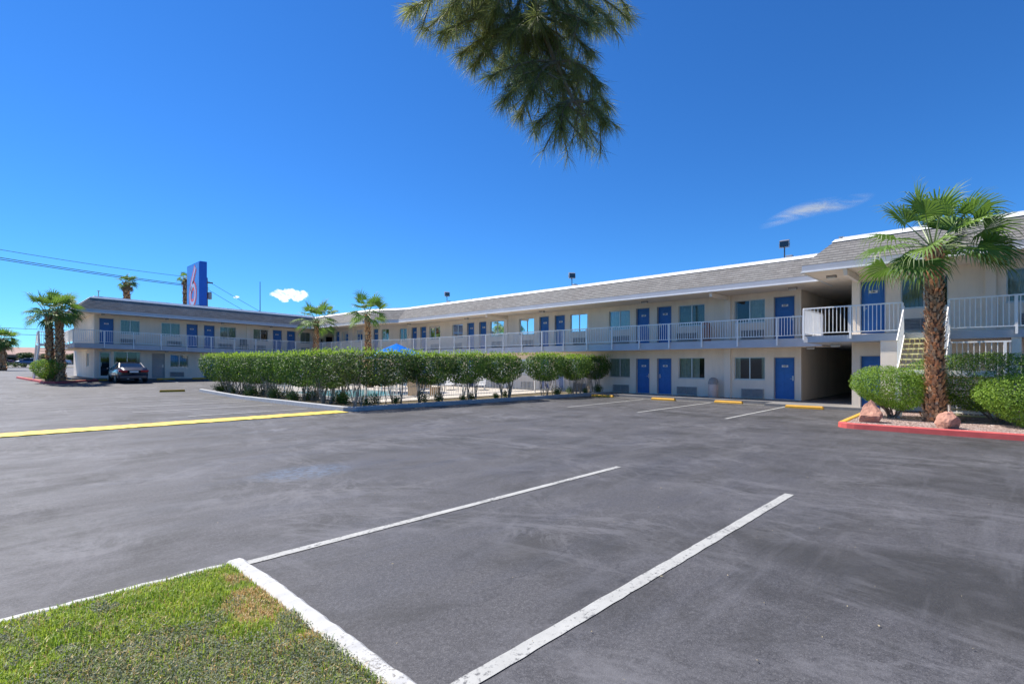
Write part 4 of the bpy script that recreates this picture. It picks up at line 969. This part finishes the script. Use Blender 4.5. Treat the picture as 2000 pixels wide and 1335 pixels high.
def palm(name, label, loc, H, r0, r1, nleaf, pet, blade, nseg, seed, rows, group=None, top=(0, 0), coremat='boot_core', wind=(0, 0, 0), skirt=0, elmin=-35, elmax=80, nper=9, bootl=.2, cat='palm tree'):
    global WIND
    WIND = wind; R = random.Random(seed); t = thing(name, label, cat, (0, 0, 0), group); m = MB(); n = 8
    def ax(f): return Vector((top[0] * f ** 1.5, top[1] * f ** 1.5, H * f))
    def rad(f): return r0 * (1 - f) + r1 * f + r0 * .35 * max(0, 1 - f * 9) 
    m.tube([tuple(ax(k / n)) for k in range(n + 1)], [rad(k / n) * .86 for k in range(n + 1)], 14, 1)
    for k in range(rows):
        f = (k + .3) / rows
        for j in range(nper):
            a = 2 * pi * (j + (k * .382) % 1) / nper + R.uniform(-.16, .16); c = ax(max(0, min(1, f + R.uniform(-.4, .4) / rows))); rr = rad(f); o = Vector((cos(a), sin(a), 0)); s = Vector((-sin(a), cos(a), 0))
            w_ = rr * 2 * pi / nper * .40 * R.uniform(.75, 1.2); L = bootl * R.uniform(.6, 1.3); out = R.uniform(.15, 1.0)
            b = c + o * rr * .80; u = (Vector((0, 0, 1)) + o * out + s * R.uniform(-.25, .25)).normalized(); th = o * .02
            p0, p1, p2, p3 = b - s * w_, b + s * w_, b + s * w_ * .5 + u * L, b - s * w_ * .5 + u * L * R.uniform(.8, 1.1); mm = 0 if R.random() < .7 else 2
            m.face([p0, p1, p2, p3], mm); m.face([p0 + th, p1 + th, b + th * 2 + u * L * .8], mm); m.face([p2, p3, p3 + u * .03 - o * .03, p2 - o * .03 + u * .02], 1)
    m.build('trunk', ['boot', coremat, 'boot_grey'], t)
    m = MB(); tp = ax(1)
    for i in range(nleaf):
        f = (i + .5) / nleaf; el = radians(elmax + (elmin - elmax) * f ** .85) + R.uniform(-.12, .12); az = i * 2.39996 + R.uniform(-.3, .3)
        d = Vector((cos(az) * cos(el), sin(az) * cos(el), sin(el))) + Vector(wind) * .35; old = f > .9
        fan(m, R, tp + Vector((cos(az), sin(az), 0)) * r1 * .5 + Vector((0, 0, .12 * (1 - f))), d, pet * R.uniform(.85, 1.15), blade * R.uniform(.85, 1.1), nseg, .35 + .9 * f, 0, 1, petw=.02 if blade > .9 else .03, spread=R.uniform(95, 125))
    for i in range(skirt):
        az = i * 2.4; el = radians(-70); d = Vector((cos(az) * cos(el), sin(az) * cos(el), sin(el))); fan(m, R, tp + Vector((cos(az), sin(az), -1)) * r1 * .8, d, pet * .5, blade * .8, nseg, .9, 3, 3, petw=.015)
    m.build('crown', ['palm_leaf', 'palm_tip', 'petiole', 'dead_leaf'], t); t.location = loc; return t
wd = (.5, -.5, 0)
palm('fan_palm', 'tall fan palm with shaggy brown trunk in the red-kerbed gravel bed, nearest the camera', (19.0, 1.57, .12), 4.92, .245, .175, 24, 1.0, 1.04, 30, 5, 62, None, (.02, .02), wind=(.35, -.45, 0), nper=12, bootl=.17, elmin=-24, elmax=80)
palm('fan_palm', 'slim fan palm rising behind the hedge beside the blue umbrella', (19, 32.25, .1), 5.1, .27, .18, 18, .85, .92, 18, 15, 45, 'fan palms in the motel courtyard', (-.1, 0), wind=(.2, -.2, 0), nper=8, bootl=.16)
palm('fan_palm', 'bushy fan palm behind the hedge in front of the inner corner of the motel', (19.6, 41.6, .1), 5.2, .27, .19, 19, 1.0, 1.05, 18, 16, 45, 'fan palms in the motel courtyard', (.05, 0), wind=(.2, -.2, 0), nper=8, bootl=.16)
cg = 'fan palms clustered at the left end of the motel'
palm('fan_palm', 'right trunk of the palm cluster by the left corner of the motel, nearest the building', (3.98, 46.6, .6), 4.6, .25, .2, 17, .8, .85, 18, 31, 40, cg, (-.15, 0), wind=(.5, -.3, 0), nper=8)
palm('fan_palm', 'left trunk of the palm cluster, behind the yellow-green bush', (3.5, 47.1, .6), 4.5, .26, .2, 17, .8, .88, 18, 32, 40, cg, (-.1, 0), wind=(.5, -.3, 0), nper=8)
palm('fan_palm', 'middle thinner trunk of the palm cluster, between the other two', (4.15, 48.1, .6), 4.9,   .22, .18, 12, .8, .85, 18, 33, 40, cg, (-.1, .1), wind=(.5, -.3, 0), nper=7)
palm('fan_palm', 'tall wind-bent palm behind the left wing roof, left of the blue sign', (12.3, 75, .9), 10.4, .28, .36, 18, .5, .75, 14, 41, 50, None, (0, 0), wind=(1.2, -1.2, -.1), skirt=8, nper=7, bootl=.3)
palm('fan_palm', 'tall palm mostly hidden behind the blue sign', (19.5, 80, .9), 12.3, .25, .3, 14, .45, .7, 12, 42, 30, None, (0, 0), wind=(1, -1, 0), skirt=4, nper=7, bootl=.3)
palm('fan_palm', 'palm crown showing over the roof at the inner corner of the motel', (37.0, 75, .5), 8.6, .3, .3, 18, .9, 1.1, 12, 43, 30, None, (0, 0), wind=(.3, -.3, 0), nper=7, bootl=.3)
palm('fan_palm', 'grey-green palm at the far left edge beyond the car park', (2.2, 92, .95), 3.9, .45, .38, 30, .8, 1.15, 14, 44, 30, None, (0, 0), wind=(.2, -.2, 0), skirt=10, nper=8, bootl=.3, elmin=-60)

# pine whose bough hangs into the picture
pine = thing('pine_tree', 'pine with long drooping needles hanging into the top of the picture', 'pine tree', (-2.6, -1.6, 0))
m = MB(); trunkp = [(-2.6, -1.6, -.1), (-2.5, -1.5, 2), (-2.3, -1.3, 4.5), (-2.2, -1.3, 7), (-2.1, -1.2, 9.5)]; m.tube(trunkp, [.3, .24, .2, .14, .05], 12); m.build('trunk', 'bark', pine, True)
MAINP = [(-2.25, -1.3, 5.6), (-.6, -.1, 6.7), (1.6, 1.4, 7.5), (3.2, 2.3, 7.5), (3.79, 2.55, 6.79), (3.61, 2.74, 6.08), (3.42, 2.93, 5.54), (3.33, 3.03, 5.14), (3.39, 2.97, 4.65), (3.5, 2.85, 4.25), (3.61, 2.74, 3.92), (3.7, 2.65, 3.78)]
TIPS = [(2.47, 3.55, 4.71), (2.75, 3.69, 4.75), (2.73, 3.47, 4.48), (3.0, 3.53, 4.4), (3.09, 3.46, 4.25), (2.8, 2.95, 3.83), (2.85, 2.83, 3.62), (3.53, 3.31, 3.9), (3.21, 2.81, 3.55), (3.32, 2.65, 3.48), (4.07, 2.97, 3.82), (3.77, 2.53, 3.66), (4.09, 2.72, 3.98), (3.74, 2.57, 3.99), (3.82, 2.73, 4.44), (3.41, 2.44, 4.32), (3.96, 2.58, 4.88), (4.26, 2.6, 5.15), (3.64, 2.74, 4.78), (3.69, 3.01, 4.22), (3.67, 2.93, 4.48), (3.06, 2.68, 4.33), (3.08, 3.66, 4.89), (3.14, 3.35, 4.71), (3.08, 3.0, 4.31), (3.01, 2.69, 3.69), (3.85, 3.02, 3.99), (2.82, 3.52, 4.85), (3.13, 3.55, 4.6), (3.43, 3.48, 4.46), (3.42, 3.24, 4.18), (3.68, 3.28, 4.53), (3.65, 2.55, 4.8), (3.26, 3.54, 5.03), (3.2, 3.09, 4.7), (3.99, 2.97, 4.39)]
PS = lambda p: (p[0] * .8, p[1] * .8, 1.75 + (p[2] - 1.75) * .8)
MAINP = MAINP[:3] + [PS((p[0], p[1], p[2] + .12)) for p in MAINP[3:]]; TIPS = [PS((p[0], p[1], p[2] + .18 * ss(4.7, 4.2, p[2]) - .06 * ss(4.5, 4.8, p[2]))) for p in TIPS + [(2.6, 3.75, 4.85), (2.7, 3.3, 4.75), (2.9, 3.6, 4.7), (4.1, 2.5, 4.95), (4.0, 2.75, 4.9), (3.0, 3.1, 4.75), (3.3, 2.7, 4.75), (3.75, 2.9, 4.85)]]
R = random.Random(77)
def needles(m, a, b, n, L, w_, R):
    a = Vector(a); b = Vector(b); ax_ = (b - a).normalized()
    for _ in range(n):
        f = R.random() ** .7; p = a.lerp(b, f); d = (ax_ * R.uniform(.35, 1.1) + rv(R) * .75 + Vector((0, 0, -.3))).normalized(); l = L * R.uniform(.7, 1.15)
        q = d.cross(rv(R)).normalized() * w_; k = p + d * l * .5; e = p + d * l + Vector((0, 0, -.02 * l / .15)); r = R.uniform(.03, 1); mt = 1 if R.random() < .10 else 0
        m.face([p - q, p + q, k + q, k - q], mt, None, r); m.face([k - q, k + q, e], mt, None, r)
br = MB(); br.tube(MAINP, [.10, .085, .06, .04, .032, .028, .024, .02, .017, .013, .01, .006], 7)
nd_ = MB()
MP = [Vector(p) for p in MAINP]
for T_ in TIPS:
    T_ = Vector(T_); cand = [q for q in MP[4:-1] if q.z > T_.z + .1] or [MP[5]]
    s = min(cand, key=lambda q: (q - T_).length + .3 * abs(q.z - T_.z - .5)); mid = s.lerp(T_, .5) + Vector((R.uniform(-.05, .05), R.uniform(-.05, .05), .10)); pts = []
    for k in range(7): f = k / 6; pts.append((1 - f) ** 2 * s + 2 * f * (1 - f) * mid + f * f * T_)
    T2 = pts[-1]; br.tube([tuple(p) for p in pts], [.012, .011, .009, .008, .007, .006, .004], 5)
    for k in range(1, 6): needles(nd_, pts[k], pts[k + 1], 85 if k > 1 else 40, .14, .0011, R)
    needles(nd_, pts[-2], pts[-1], 110, .15, .0011, R)
    for _ in range(5):
        a = pts[R.choice((1, 2, 3, 4, 5))]; b = a + (rv(R) * .17 + Vector((0, 0, -.13))); br.tube([tuple(a), tuple(b)], [.005, .003], 4); needles(nd_, a, b, 80, .13, .0011, R)
for i in range(2, 5):      # tufts along the limb before it enters the picture
    for j in range(7):
        a = MP[i].lerp(MP[i + 1], R.random()); b = a + rv(R) * .3 + Vector((0, 0, -.22)); br.tube([tuple(a), tuple(b)], [.008, .004], 4); needles(nd_, a, b, 90, .14, .0016, R)
# further limbs above and behind the camera
for k in range(10):
    a = R.uniform(0, 2 * pi); h = R.uniform(5.5, 9); s = Vector((-2.2, -1.3, h)); Lb = R.uniform(1.5, 3.2)
    if -.2 < a < 1.8: a += 2.5
    e = s + Vector((cos(a) * Lb, sin(a) * Lb, R.uniform(-.4, .6))); br.tube([tuple(s), tuple(s.lerp(e, .5) + Vector((0, 0, .2))), tuple(e)], [.05, .035, .012], 6)
    for j in range(12):
        p = s.lerp(e, R.uniform(.35, 1)); q = p + rv(R) * .35 + Vector((0, 0, -.25)); needles(nd_, p, q, 70, .16, .003, R)
br.build('branch', 'bark', pine); nd_.build('needles', ['needle', 'needle_dry'], pine)

# grass corner ------------------------------------------------------
m = MB(); m.face([(-12, -12, .045), (1.5, -12, .045), (1.5, 4.8, .045), (-12, 4.8, .045)]); tag(m.build('lawn_soil', 'turf'), kind='structure')
R = random.Random(9)
from mathutils import noise as mn
gr = MB(); cv = MB()
def field(x, y): return mn.noise(Vector((x * 1.1, y * 1.1, 0))) * .5 + mn.noise(Vector((x * 3.1 + 7, y * 3.1, 2))) * .25
def blade(x, y, h, mt, w_=.0026, z=.045):
    a = R.uniform(0, 2 * pi); l = R.uniform(.2, 1.0); d = Vector((cos(a), sin(a), 0)); s = Vector((-sin(a), cos(a), 0)) * w_; p = Vector((x, y, z)); q = p + Vector((0, 0, h * .6)) + d * h * .25 * l; e = p + Vector((0, 0, h * (1 - .35 * l))) + d * h * .75 * l; r = R.uniform(.05, 1)
    gr.face([p - s, p + s, q + s * .8, q - s * .8], mt, None, r); gr.face([q - s * .8, q + s * .8, e], mt, None, r)
def cleaf(x, y, z, L): leafquad(cv, Vector((x, y, z)), (Vector((0, 0, 1)) + rv(R) * .9).normalized(), rv(R), L, L * .6, 0, R.uniform(.05, 1))
def zone(x, y):
    # distance from the camera-side of the bed decides grass against ground cover, broken up by noise
    q = (4.8 - y) * .75 + (1.5 - x) * .30; return q + field(x, y) * 1.5 + R.uniform(-.13, .13)
for _ in range(62000):
    x = R.uniform(-.9, 1.50); y = R.uniform(1.7, 4.79)
    e = min(1.5 - x, 4.79 - y); zq = zone(x, y)
    cover = zq > .95 or (zq > .62 and field(x * 2.3 + 3, y * 2.3) > .12) or (.12 < e < .5 and field(x * 2 + 9, y * 2) > .27)
    dry = (x > .9 and field(x * 1.7 + 5, y * 1.7 + 2) > .17) or (hypot(x - 1.38, (y - 3.85) * .7) < .22 + .14 * field(x * 5, y * 5)) or (hypot(x - 1.3, y - 3.0) < .2 + .1 * field(x * 5, y * 5)) or (x > 1.36 and field(x * 3, y * 3) > 0)
    if cover:
        if R.random() < .34: blade(x, y, R.uniform(.04, .085), 1 if R.random() < .35 else 0)
        zb = .05 + .035 * (field(x * 4, y * 4) + .5)
        for _k in range(2): cleaf(x + R.uniform(-.012, .012), y + R.uniform(-.012, .012), zb + R.uniform(0, .025), R.uniform(.009, .017))
    else: blade(x, y, R.uniform(.02, .05) if e < .2 or dry else R.uniform(.035, .085), 1 if (dry and R.random() < .8) or R.random() < .08 else 0, .0028)
for _ in range(52000):
    x = 1.5 - 8 * R.random() ** 1.5; y = 4.79 - 8 * R.random() ** 1.5
    if x > -.9 + R.uniform(-.3, .1) and y > 1.7 + R.uniform(-.3, .1): continue
    if zone(x, y) > .95 and zone(x, y) < 4 and R.random() < .7:
        for _k in range(2): cleaf(x + R.uniform(-.03, .03), y + R.uniform(-.03, .03), .06 + R.uniform(0, .03), R.uniform(.03, .055))
    else: blade(x, y, R.uniform(.05, .1), 1 if R.random() < .1 else 0, .008)
tag(gr.build('grass', ['grass_blade', 'grass_dry']), kind='stuff'); tag(cv.build('ground_cover', 'cover_leaf'), kind='stuff')

# ---------------------------------------------------------------- sign, pole, wires
t = thing('pylon_sign', 'tall blue pylon sign with a red outlined numeral 6 above the left wing roof', 'sign', (16.8, 65, .8))
m = MB(); m.box(16.46, 17.16, 62, 66.8, 8.0, 12.72); bevel(m.build('cabinet', 'sign_blue', t), .03)
m = MB(); m.box(16.43, 16.46, 62.15, 66.65, 8.1, 12.6); m.build('sign_face', 'sign_face', t)
m = MB(); m.box(16.6, 16.95, 63.6, 64.0, .5, 8.0); m.box(16.6, 16.95, 65.4, 65.8, .5, 8.0); m.build('post', 'rust', t)
m = MB(); m.box(15.7, 16.9, 62.4, 65.6, 7.75, 8.02); m.build('ledge', 'rust', t)
def ribbon(m, pts, w_, x, mt):
    # smooth stroke drawn in the plane of the sign face
    V = []
    for i in range(len(pts) - 3):
        p = [Vector(q) for q in pts[i:i + 4]]
        for k in range(6):
            s = k / 6; V.append(.5 * (2 * p[1] + (p[2] - p[0]) * s + (2 * p[0] - 5 * p[1] + 4 * p[2] - p[3]) * s * s + (-p[0] + 3 * p[1] - 3 * p[2] + p[3]) * s ** 3))
    V.append(Vector(pts[-2])); L = []
    for i, v in enumerate(V):
        d = (V[min(i + 1, len(V) - 1)] - V[max(0, i - 1)]).normalized(); n_ = Vector((-d.y, d.x)) * w_ / 2; L.append((v + n_, v - n_))
    for (a, b), (c, d) in zip(L, L[1:]): m.face([(x, 66.4 - q.x * 4.1, 8.25 + q.y * 4.2) for q in (a, b, d, c)], mt)
six = [(.80, 1.02), (.74, .95), (.60, .78), (.44, .60), (.33, .42), (.27, .26), (.30, .11), (.43, .035), (.60, .05), (.71, .17), (.73, .32), (.66, .45), (.54, .50), (.42, .45), (.33, .36), (.30, .30)]
m = MB(); ribbon(m, six, .23, 16.415, 0); ribbon(m, six, .09, 16.40, 1); m.build('numeral', ['sign_red', 'sign_pale'], t)
t = thing('utility_pole', 'reddish-brown utility pole right behind the blue sign', 'utility pole', (19.3, 70, .7))
m = MB(); m.tube([(19.3, 70, .5), (19.3, 70, 12.2)], [.2, .15], 8); m.build('pole', 'rust', t); m = MB(); m.box(18.6, 20.0, 69.95, 70.05, 11.55, 11.7); m.build('crossarm', 'rust', t)
m = MB(); m.lathe([(.18, 9.6), (.22, 9.7), (.22, 10.4), (.15, 10.5)], 10, (19.65, 69.9)); m.build('transformer', 'metal_grey', t)
t = thing('utility_pole', 'utility pole at the left, outside the picture, carrying the overhead wires', 'utility pole', (-30, 37, .2)); m = MB(); m.tube([(-30, 37, .1), (-30, 37, 12.4)], [.2, .15], 8); m.build('pole', 'bark', t)
def wire(a, b, sag, r, label, n=24):
    m = MB(); m.tube([(a[0] + (b[0] - a[0]) * k / n, a[1] + (b[1] - a[1]) * k / n, a[2] + (b[2] - a[2]) * k / n - sag * 4 * (k / n) * (1 - k / n)) for k in range(n + 1)], r, 4); tag(m.build('overhead_wire', 'wire'), label, 'wire', 'overhead wires')
wire((19.3, 70, 12.05), (-30, 37, 12.0), 1.25, .02, 'thin topmost overhead wire crossing the sky left of the sign')
wire((18.9, 70, 11.1), (-30, 37, 11.2), .95, .03, 'upper of the two close thick cables below the topmost wire')
wire((19.6, 70, 10.95), (-30, 37, 11.1), 1.0, .03, 'lower of the two close thick cables below the topmost wire')
wire((19.3, 70, 11.9), (27.5, 66, 6.5), .1, .02, 'guy wire sloping down right of the sign, outer one', 6); wire((19.3, 70, 10.9), (25.5, 66, 6.5), .1, .02, 'guy wire sloping down right of the sign, inner one', 6)
wire((-30, 118, 8.5), (40, 124, 8.3), .6, .035, 'distant wire above the far palm, upper of the low pair'); wire((-30, 119, 7.6), (40, 125, 7.1), .5, .035, 'distant wire behind the far left stair, lower of the low pair')

# ---------------------------------------------------------------- cars
def car(name, label, pmat, loc, rz, group=None):
    t = thing(name, label, 'car', (0, 0, 0), group)
    # half width, sill z, shoulder z, deck z at stations from tail to nose
    st = [(-2.33, .70, .42, .72, .86), (-2.25, .82, .30, .82, 1.02), (-1.95, .89, .24, .86, 1.06), (-1.4, .91, .22, .88, 1.04), (-.6, .91, .20, .88, .97), (.4, .91, .20, .87, .95), (1.1, .90, .22, .85, .95), (1.7, .87, .24, .80, .86), (2.1, .80, .28, .70, .74), (2.3, .62, .36, .58, .62)]
    m = MB(); rings = []
    for y, w_, a, b, c in st:
        P = [(0, a), (w_ * .85, a), (w_ * .97, a + .1), (w_, (a + b) / 2), (w_ * .985, b), (w_ * .90, c - .02), (w_ * .6, c), (0, c + .015)]
        i = len(m.v); m.v += [(x, y, z) for x, z in P] + [(-x, y, z) for x, z in P[-2:0:-1]]; rings.append(i)
    n = 14
    for a, b in zip(rings, rings[1:]):
        for j in range(n): m.f.append((a + j, a + (j + 1) % n, b + (j + 1) % n, b + j)); m.m.append(0); m.uv.append(None); m.r.append(0.)
    for a in (rings[0], rings[-1]): m.f.append(tuple(a + j for j in range(n))); m.m.append(0); m.uv.append(None); m.r.append(0.)
    m.build('body', pmat, t, True)
    def roofline(sc_, zadd, mat, name, faces):
        m = MB(); S = [(-1.62, .70, 1.03), (-1.02, .60, 1.36), (-.5, .58, 1.43), (.15, .57, 1.42), (.55, .59, 1.34), (1.28, .72, .94)]
        rows_ = []
        for (y, w_, z) in S: rows_.append([(w_ * sc_ * k, y, z + zadd - .03 * k * k) for k in (-1, -.5, 0, .5, 1)])
        if 'top' in faces:
            for i in (1, 2, 3):
                for k in range(4): m.face([rows_[i][k], rows_[i][k + 1], rows_[i + 1][k + 1], rows_[i + 1][k]])
        if 'glass' in faces:
            for i in (0, 4):
                for k in range(4): m.face([rows_[i][k], rows_[i][k + 1], rows_[i + 1][k + 1], rows_[i + 1][k]])
        if 'side' in faces:
            for sg in (0, 4):
                s = -1 if sg == 0 else 1
                for i in range(5): a, b = rows_[i][sg], rows_[i + 1][sg]; m.face([a, b, (s * .86, b[1], .93), (s * .86, a[1], .93)])
        return m.build(name, mat, t, True)
    roofline(1, .012, pmat, 'roof', ['top']); roofline(.985, 0, 'car_glass', 'windows', ['glass', 'side'])
    m = MB()
    for s in (-1, 1):
        for pts in ([(s * .715, -1.62, 1.04), (s * .605, -1.02, 1.36)], [(s * .605, -1.02, 1.36), (s * .575, .15, 1.42), (s * .595, .55, 1.34), (s * .735, 1.28, .95)], [(s * .6, -.35, 1.4), (s * .87, -.35, .93)]): m.tube(pts, .028, 5)
    m.build('pillar', pmat, t)
    for s in (-1, 1):
        for y in (-1.4, 1.38):
            m = MB(); x = s * .80; prof = [(x - .1, .20), (x - .11, .31), (x + .11, .31), (x + .12, .20)]
            for k in range(20):
                a0, a1 = 2 * pi * k / 20, 2 * pi * (k + 1) / 20
                for (x0, r0), (x1, r1) in zip(prof, prof[1:]): m.face([(x0, y + r0 * cos(a0), .31 + r0 * sin(a0)), (x1, y + r1 * cos(a0), .31 + r1 * sin(a0)), (x1, y + r1 * cos(a1), .31 + r1 * sin(a1)), (x0, y + r0 * cos(a1), .31 + r0 * sin(a1))])
            wl = m.build('wheel', 'rubber', t)
            m = MB(); xo = x + s * .115; R_ = .205; m.face([(xo, y + R_ * cos(2 * pi * k / 20), .31 + R_ * sin(2 * pi * k / 20)) for k in range(20)])
            for k in range(5): a = 2 * pi * k / 5; m.box(-.03, .03, 0, .19, 0, .02, 1, lambda p, q, r: (xo + s * r, y + cos(a) * q - sin(a) * p, .31 + sin(a) * q + cos(a) * p))
            m.build('rim', ['dark_metal', 'alu'], wl)
    for s in (-1, 1):
        m = MB(); T = lambda x, y, z: (s * x, y, z); m.box(.38, .76, -2.36, -2.26, .72, .87, 0, T); m.box(.74, .855, -2.3, -2.1, .74, .87, 0, T); bevel(m.build('tail_light', 'tail_red', t), .02)
        m = MB(); m.box(.45, .70, 2.12, 2.22, .56, .66, 0, T); m.build('headlight', 'alu', t)
        m = MB(); m.box(.9, 1.05, .72, .85, .92, 1.04, 0, T); bevel(m.build('mirror', pmat, t), .03)
    m = MB(); m.box(-.25, .25, -2.375, -2.33, .70, .82); m.build('licence_plate', 'plate', t)
    m = MB(); m.box(-.76, .76, -2.40, -2.2, .30, .50); m.box(-.4, -.28, -2.42, -2.3, .24, .3, 1); m.box(.28, .4, -2.42, -2.3, .24, .3, 1); bevel(m.build('bumper', [pmat, 'alu'], t), .04)
    t.location = loc; t.rotation_euler = (0, 0, rz); return t
c0 = car('parked_car', 'dark grey sedan parked nose-in in front of the left wing lobby window, seen from behind', 'paint_grey', (7.6, 46.15, gz(7.6, 46.0) + .005), .0)
CG = 'cars parked in the distance at the far left'
for i, (x, y, rz, pm, lb) in enumerate([(3.0, 147, 1.6, 'paint_maroon', 'distant maroon car at the left edge beyond the planting strip'), (7.6, 150, 1.45, 'paint_blue', 'distant blue-grey car, nearest of the parked row beyond the strip'), (8.6, 158, 1.6, 'paint_silver', 'distant silver car behind the blue-grey one'), (12.5, 152, 1.5, 'paint_white', 'distant white car behind the palm cluster')]):
    c = dup(c0, (x, y, gy(y)), rz, lb, CG)
    for ch in kids(c):
        if ch.type == 'MESH' and ch.data.materials and ch.data.materials[0] == MATS['paint_grey']:
            ch.data = ch.data.copy(); ch.data.materials[0] = MATS[pm]

# ---------------------------------------------------------------- far surroundings
m = MB(); m.face([(-60, 111.5, gy(111.5) + .05), (30, 111.5, gy(111.5) + .05), (30, 122, gy(122) + .05), (-60, 122, gy(122) + .05)]); tag(m.build('planting_strip', 'dry'), kind='structure')
kerb([(-60, 111.4), (30, 111.4)], 'kerb', 'concrete', .2, .12, 0, 5)
R = random.Random(4)
spots = [(1.0, 114), (1.9, 116), (3.2, 118), (4.3, 113.5), (5.4, 117), (6.6, 113.6), (7.4, 119), (8.6, 115), (10.4, 117), (-3, 114), (-7, 116)]
SN = ['leftmost', 'second', 'third', 'fourth', 'fifth', 'sixth', 'seventh', 'eighth', 'ninth']
for i, (x, y) in enumerate(spots):
    z = gy(y); q = R.uniform(.4, .85); m = MB(); t = thing('desert_shrub', ('%s from the left of the low shrubs on the distant planting strip' % SN[i]) if i < 9 else 'low distant shrub on the planting strip, outside the picture, %s' % ('nearer one', 'farther one')[i - 9], 'shrub', (x, y, z), 'low shrubs on the distant planting strip')
    crown(m, R, (x, y, z + q * .7), (q, q, q * .75), 500, .16, .08, 2, lambda p, R: 0, .2, .2, .8); m.build('foliage', 'far_leaf', t)
def tree(x, y, z, H, r, label, seed, n=2600):
    R = random.Random(seed); t = thing('leafy_tree', label, 'tree', (x, y, z), 'small trees in front of the distant building'); m = MB()
    m.tube([(x, y, z - .1), (x + .1, y, z + H * .35), (x, y, z + H * .6)], [.18, .13, .08], 7)
    for k in range(5): a = R.uniform(0, 6.3); m.tube([(x, y, z + H * .35), (x + r * .6 * cos(a), y + r * .6 * sin(a), z + H * .7)], [.08, .03], 5)
    m.build('trunk', 'bark', t); m = MB()
    for k in range(7):
        a = R.uniform(0, 6.3); q = R.uniform(0, .6) * r; crown(m, R, (x + q * cos(a), y + q * sin(a), z + H * R.uniform(.5, .85)), (r * .5, r * .5, H * .2), n // 7, .3, .18, 2, lambda p, R: 0, .25, .1, .9)
    m.build('crown', 'far_leaf', t)
for i, (x, y, H, r, lb) in enumerate([(3.4, 175, 3.4, 2.0, 'small round tree in front of the distant building, leftmost'), (8.2, 176, 3.2, 2.1, 'small round tree in front of the distant building, second from the left'), (12.6, 178, 3.0, 2.0, 'small round tree in front of the distant building, beside the far stair'), (17.5, 177, 3.1, 1.9, 'small round tree in front of the distant building, behind the palm cluster'), (-3.5, 177, 3.4, 2, 'small round tree in front of the distant building, outside the picture')]): tree(x, y, gy(y), H, r, lb, 60 + i)
t = thing('distant_building', 'long low distant building with reddish-tan roof at the far left', 'building', (10, 215, 1.7))
m = MB(); m.box(-25, 40, 212, 230, 1.6, 4.9); m.build('wall', 'far_wall', t); m = MB(); m.box(-26, 41, 211, 212, 4.4, 4.6); m.face([(-26, 211, 4.6), (41, 211, 4.6), (38, 221, 7.0), (-23, 221, 7.0)]); m.face([(-26, 231, 4.6), (41, 231, 4.6), (38, 221, 7.0), (-23, 221, 7.0)]); m.build('roof', 'tan_roof', t)
for k in range(9): m = MB(); m.box(-20 + k * 6.3, -16.5 + k * 6.3, 211.9, 212, 1.9, 3.9); m.build('window', 'car_glass', t)
m = MB(); n = 96
for k in range(n):
    def hp(k): a = 2 * pi * k / n; rr = 1100; h = 12 + 5 * mn.noise(Vector((cos(a) * 4, sin(a) * 4, 1))) + 6 * mn.noise(Vector((cos(a) * 13, sin(a) * 13, 4))); return (rr * sin(a), rr * cos(a), h)
    a, b = hp(k), hp(k + 1); m.face([(a[0] * .9, a[1] * .9, 1.5), (b[0] * .9, b[1] * .9, 1.5), b, a]); m.face([a, b, (b[0] * 1.15, b[1] * 1.15, 0), (a[0] * 1.15, a[1] * 1.15, 0)])
tag(m.build('hills', 'hill'), kind='structure')
m = MB(); n = 60
# clouds
def cumulus(c, sx, sz, seed, label, k=26):
    # one billowing sheet of vapour, puffed out towards the court, ragged outline
    R = random.Random(seed); ax = Vector((.695, -.719, 0)); dep = Vector((-.719, -.695, 0)); c = Vector(c); B = []
    for i in range(k):
        u = R.uniform(-1, 1); B.append((u * sx, R.uniform(-.35, .6) * sz * (1 - .5 * u * u), sz * R.uniform(.35, .7) * (1 - .35 * abs(u))))
    n1, n2 = 90, 36; G = {}
    for i in range(n1 + 1):
        for j in range(n2 + 1):
            x = (i / n1 * 2 - 1) * sx * 1.35; z = (j / n2 * 2 - 1) * sz * 1.5; h = 0
            wx = x + sz * .16 * mn.noise(Vector((x, z, 0)) * (2.5 / sz)); wz = z + sz * .16 * mn.noise(Vector((x, z, 9)) * (2.5 / sz))
            for bx, bz, br_ in B:
                q = 1 - ((wx - bx) / (1.5 * br_)) ** 2 - ((wz - bz) / br_) ** 2
                if q > 0: h = max(h, br_ * q ** .5)
            G[i, j] = (h, c + ax * x + Vector((0, 0, z)) + dep * (h * .34 + z * .9))
    m = MB()
    for i in range(n1):
        for j in range(n2):
            q = [G[i, j], G[i + 1, j], G[i + 1, j + 1], G[i, j + 1]]
            if max(a[0] for a in q) > 0: m.face([a[1] for a in q], 0, None, min(1, .001 + sum(a[0] for a in q) / 4 / (sz * .42)))
    return tag(m.build('cloud', 'cumulus', smooth=True), label, 'cloud')
cumulus((378.8, 903.4, 120), 31, 12, 3, 'small dense white puffy cloud above the inner corner of the motel')
cumulus((314.4, 970, 118), 4, 3.2, 5, 'tiny white cloud scrap between the sign and the bare mast', 5)
m = MB(); A = Vector((1584, 518, 400)); B = Vector((1801, 294, 500)); u = (B - A); nrm = Vector((0, 0, 1)); nu, nv = 24, 6
for i in range(nu):
    for j in range(nv):
        P = lambda a, b: A - u * .05 + u * 1.1 * a + Vector((40, 20, 62)) * (b - .5) + Vector((0, 0, 10 * sin(a * 5)))
        m.face([P(i / nu, j / nv), P((i + 1) / nu, j / nv), P((i + 1) / nu, (j + 1) / nv), P(i / nu, (j + 1) / nv)], 0, [(i / nu, j / nv), ((i + 1) / nu, j / nv), ((i + 1) / nu, (j + 1) / nv), (i / nu, (j + 1) / nv)])
tag(m.build('cloud', 'cirrus', smooth=True), 'thin wispy streak of cloud above the right roof', 'cloud')
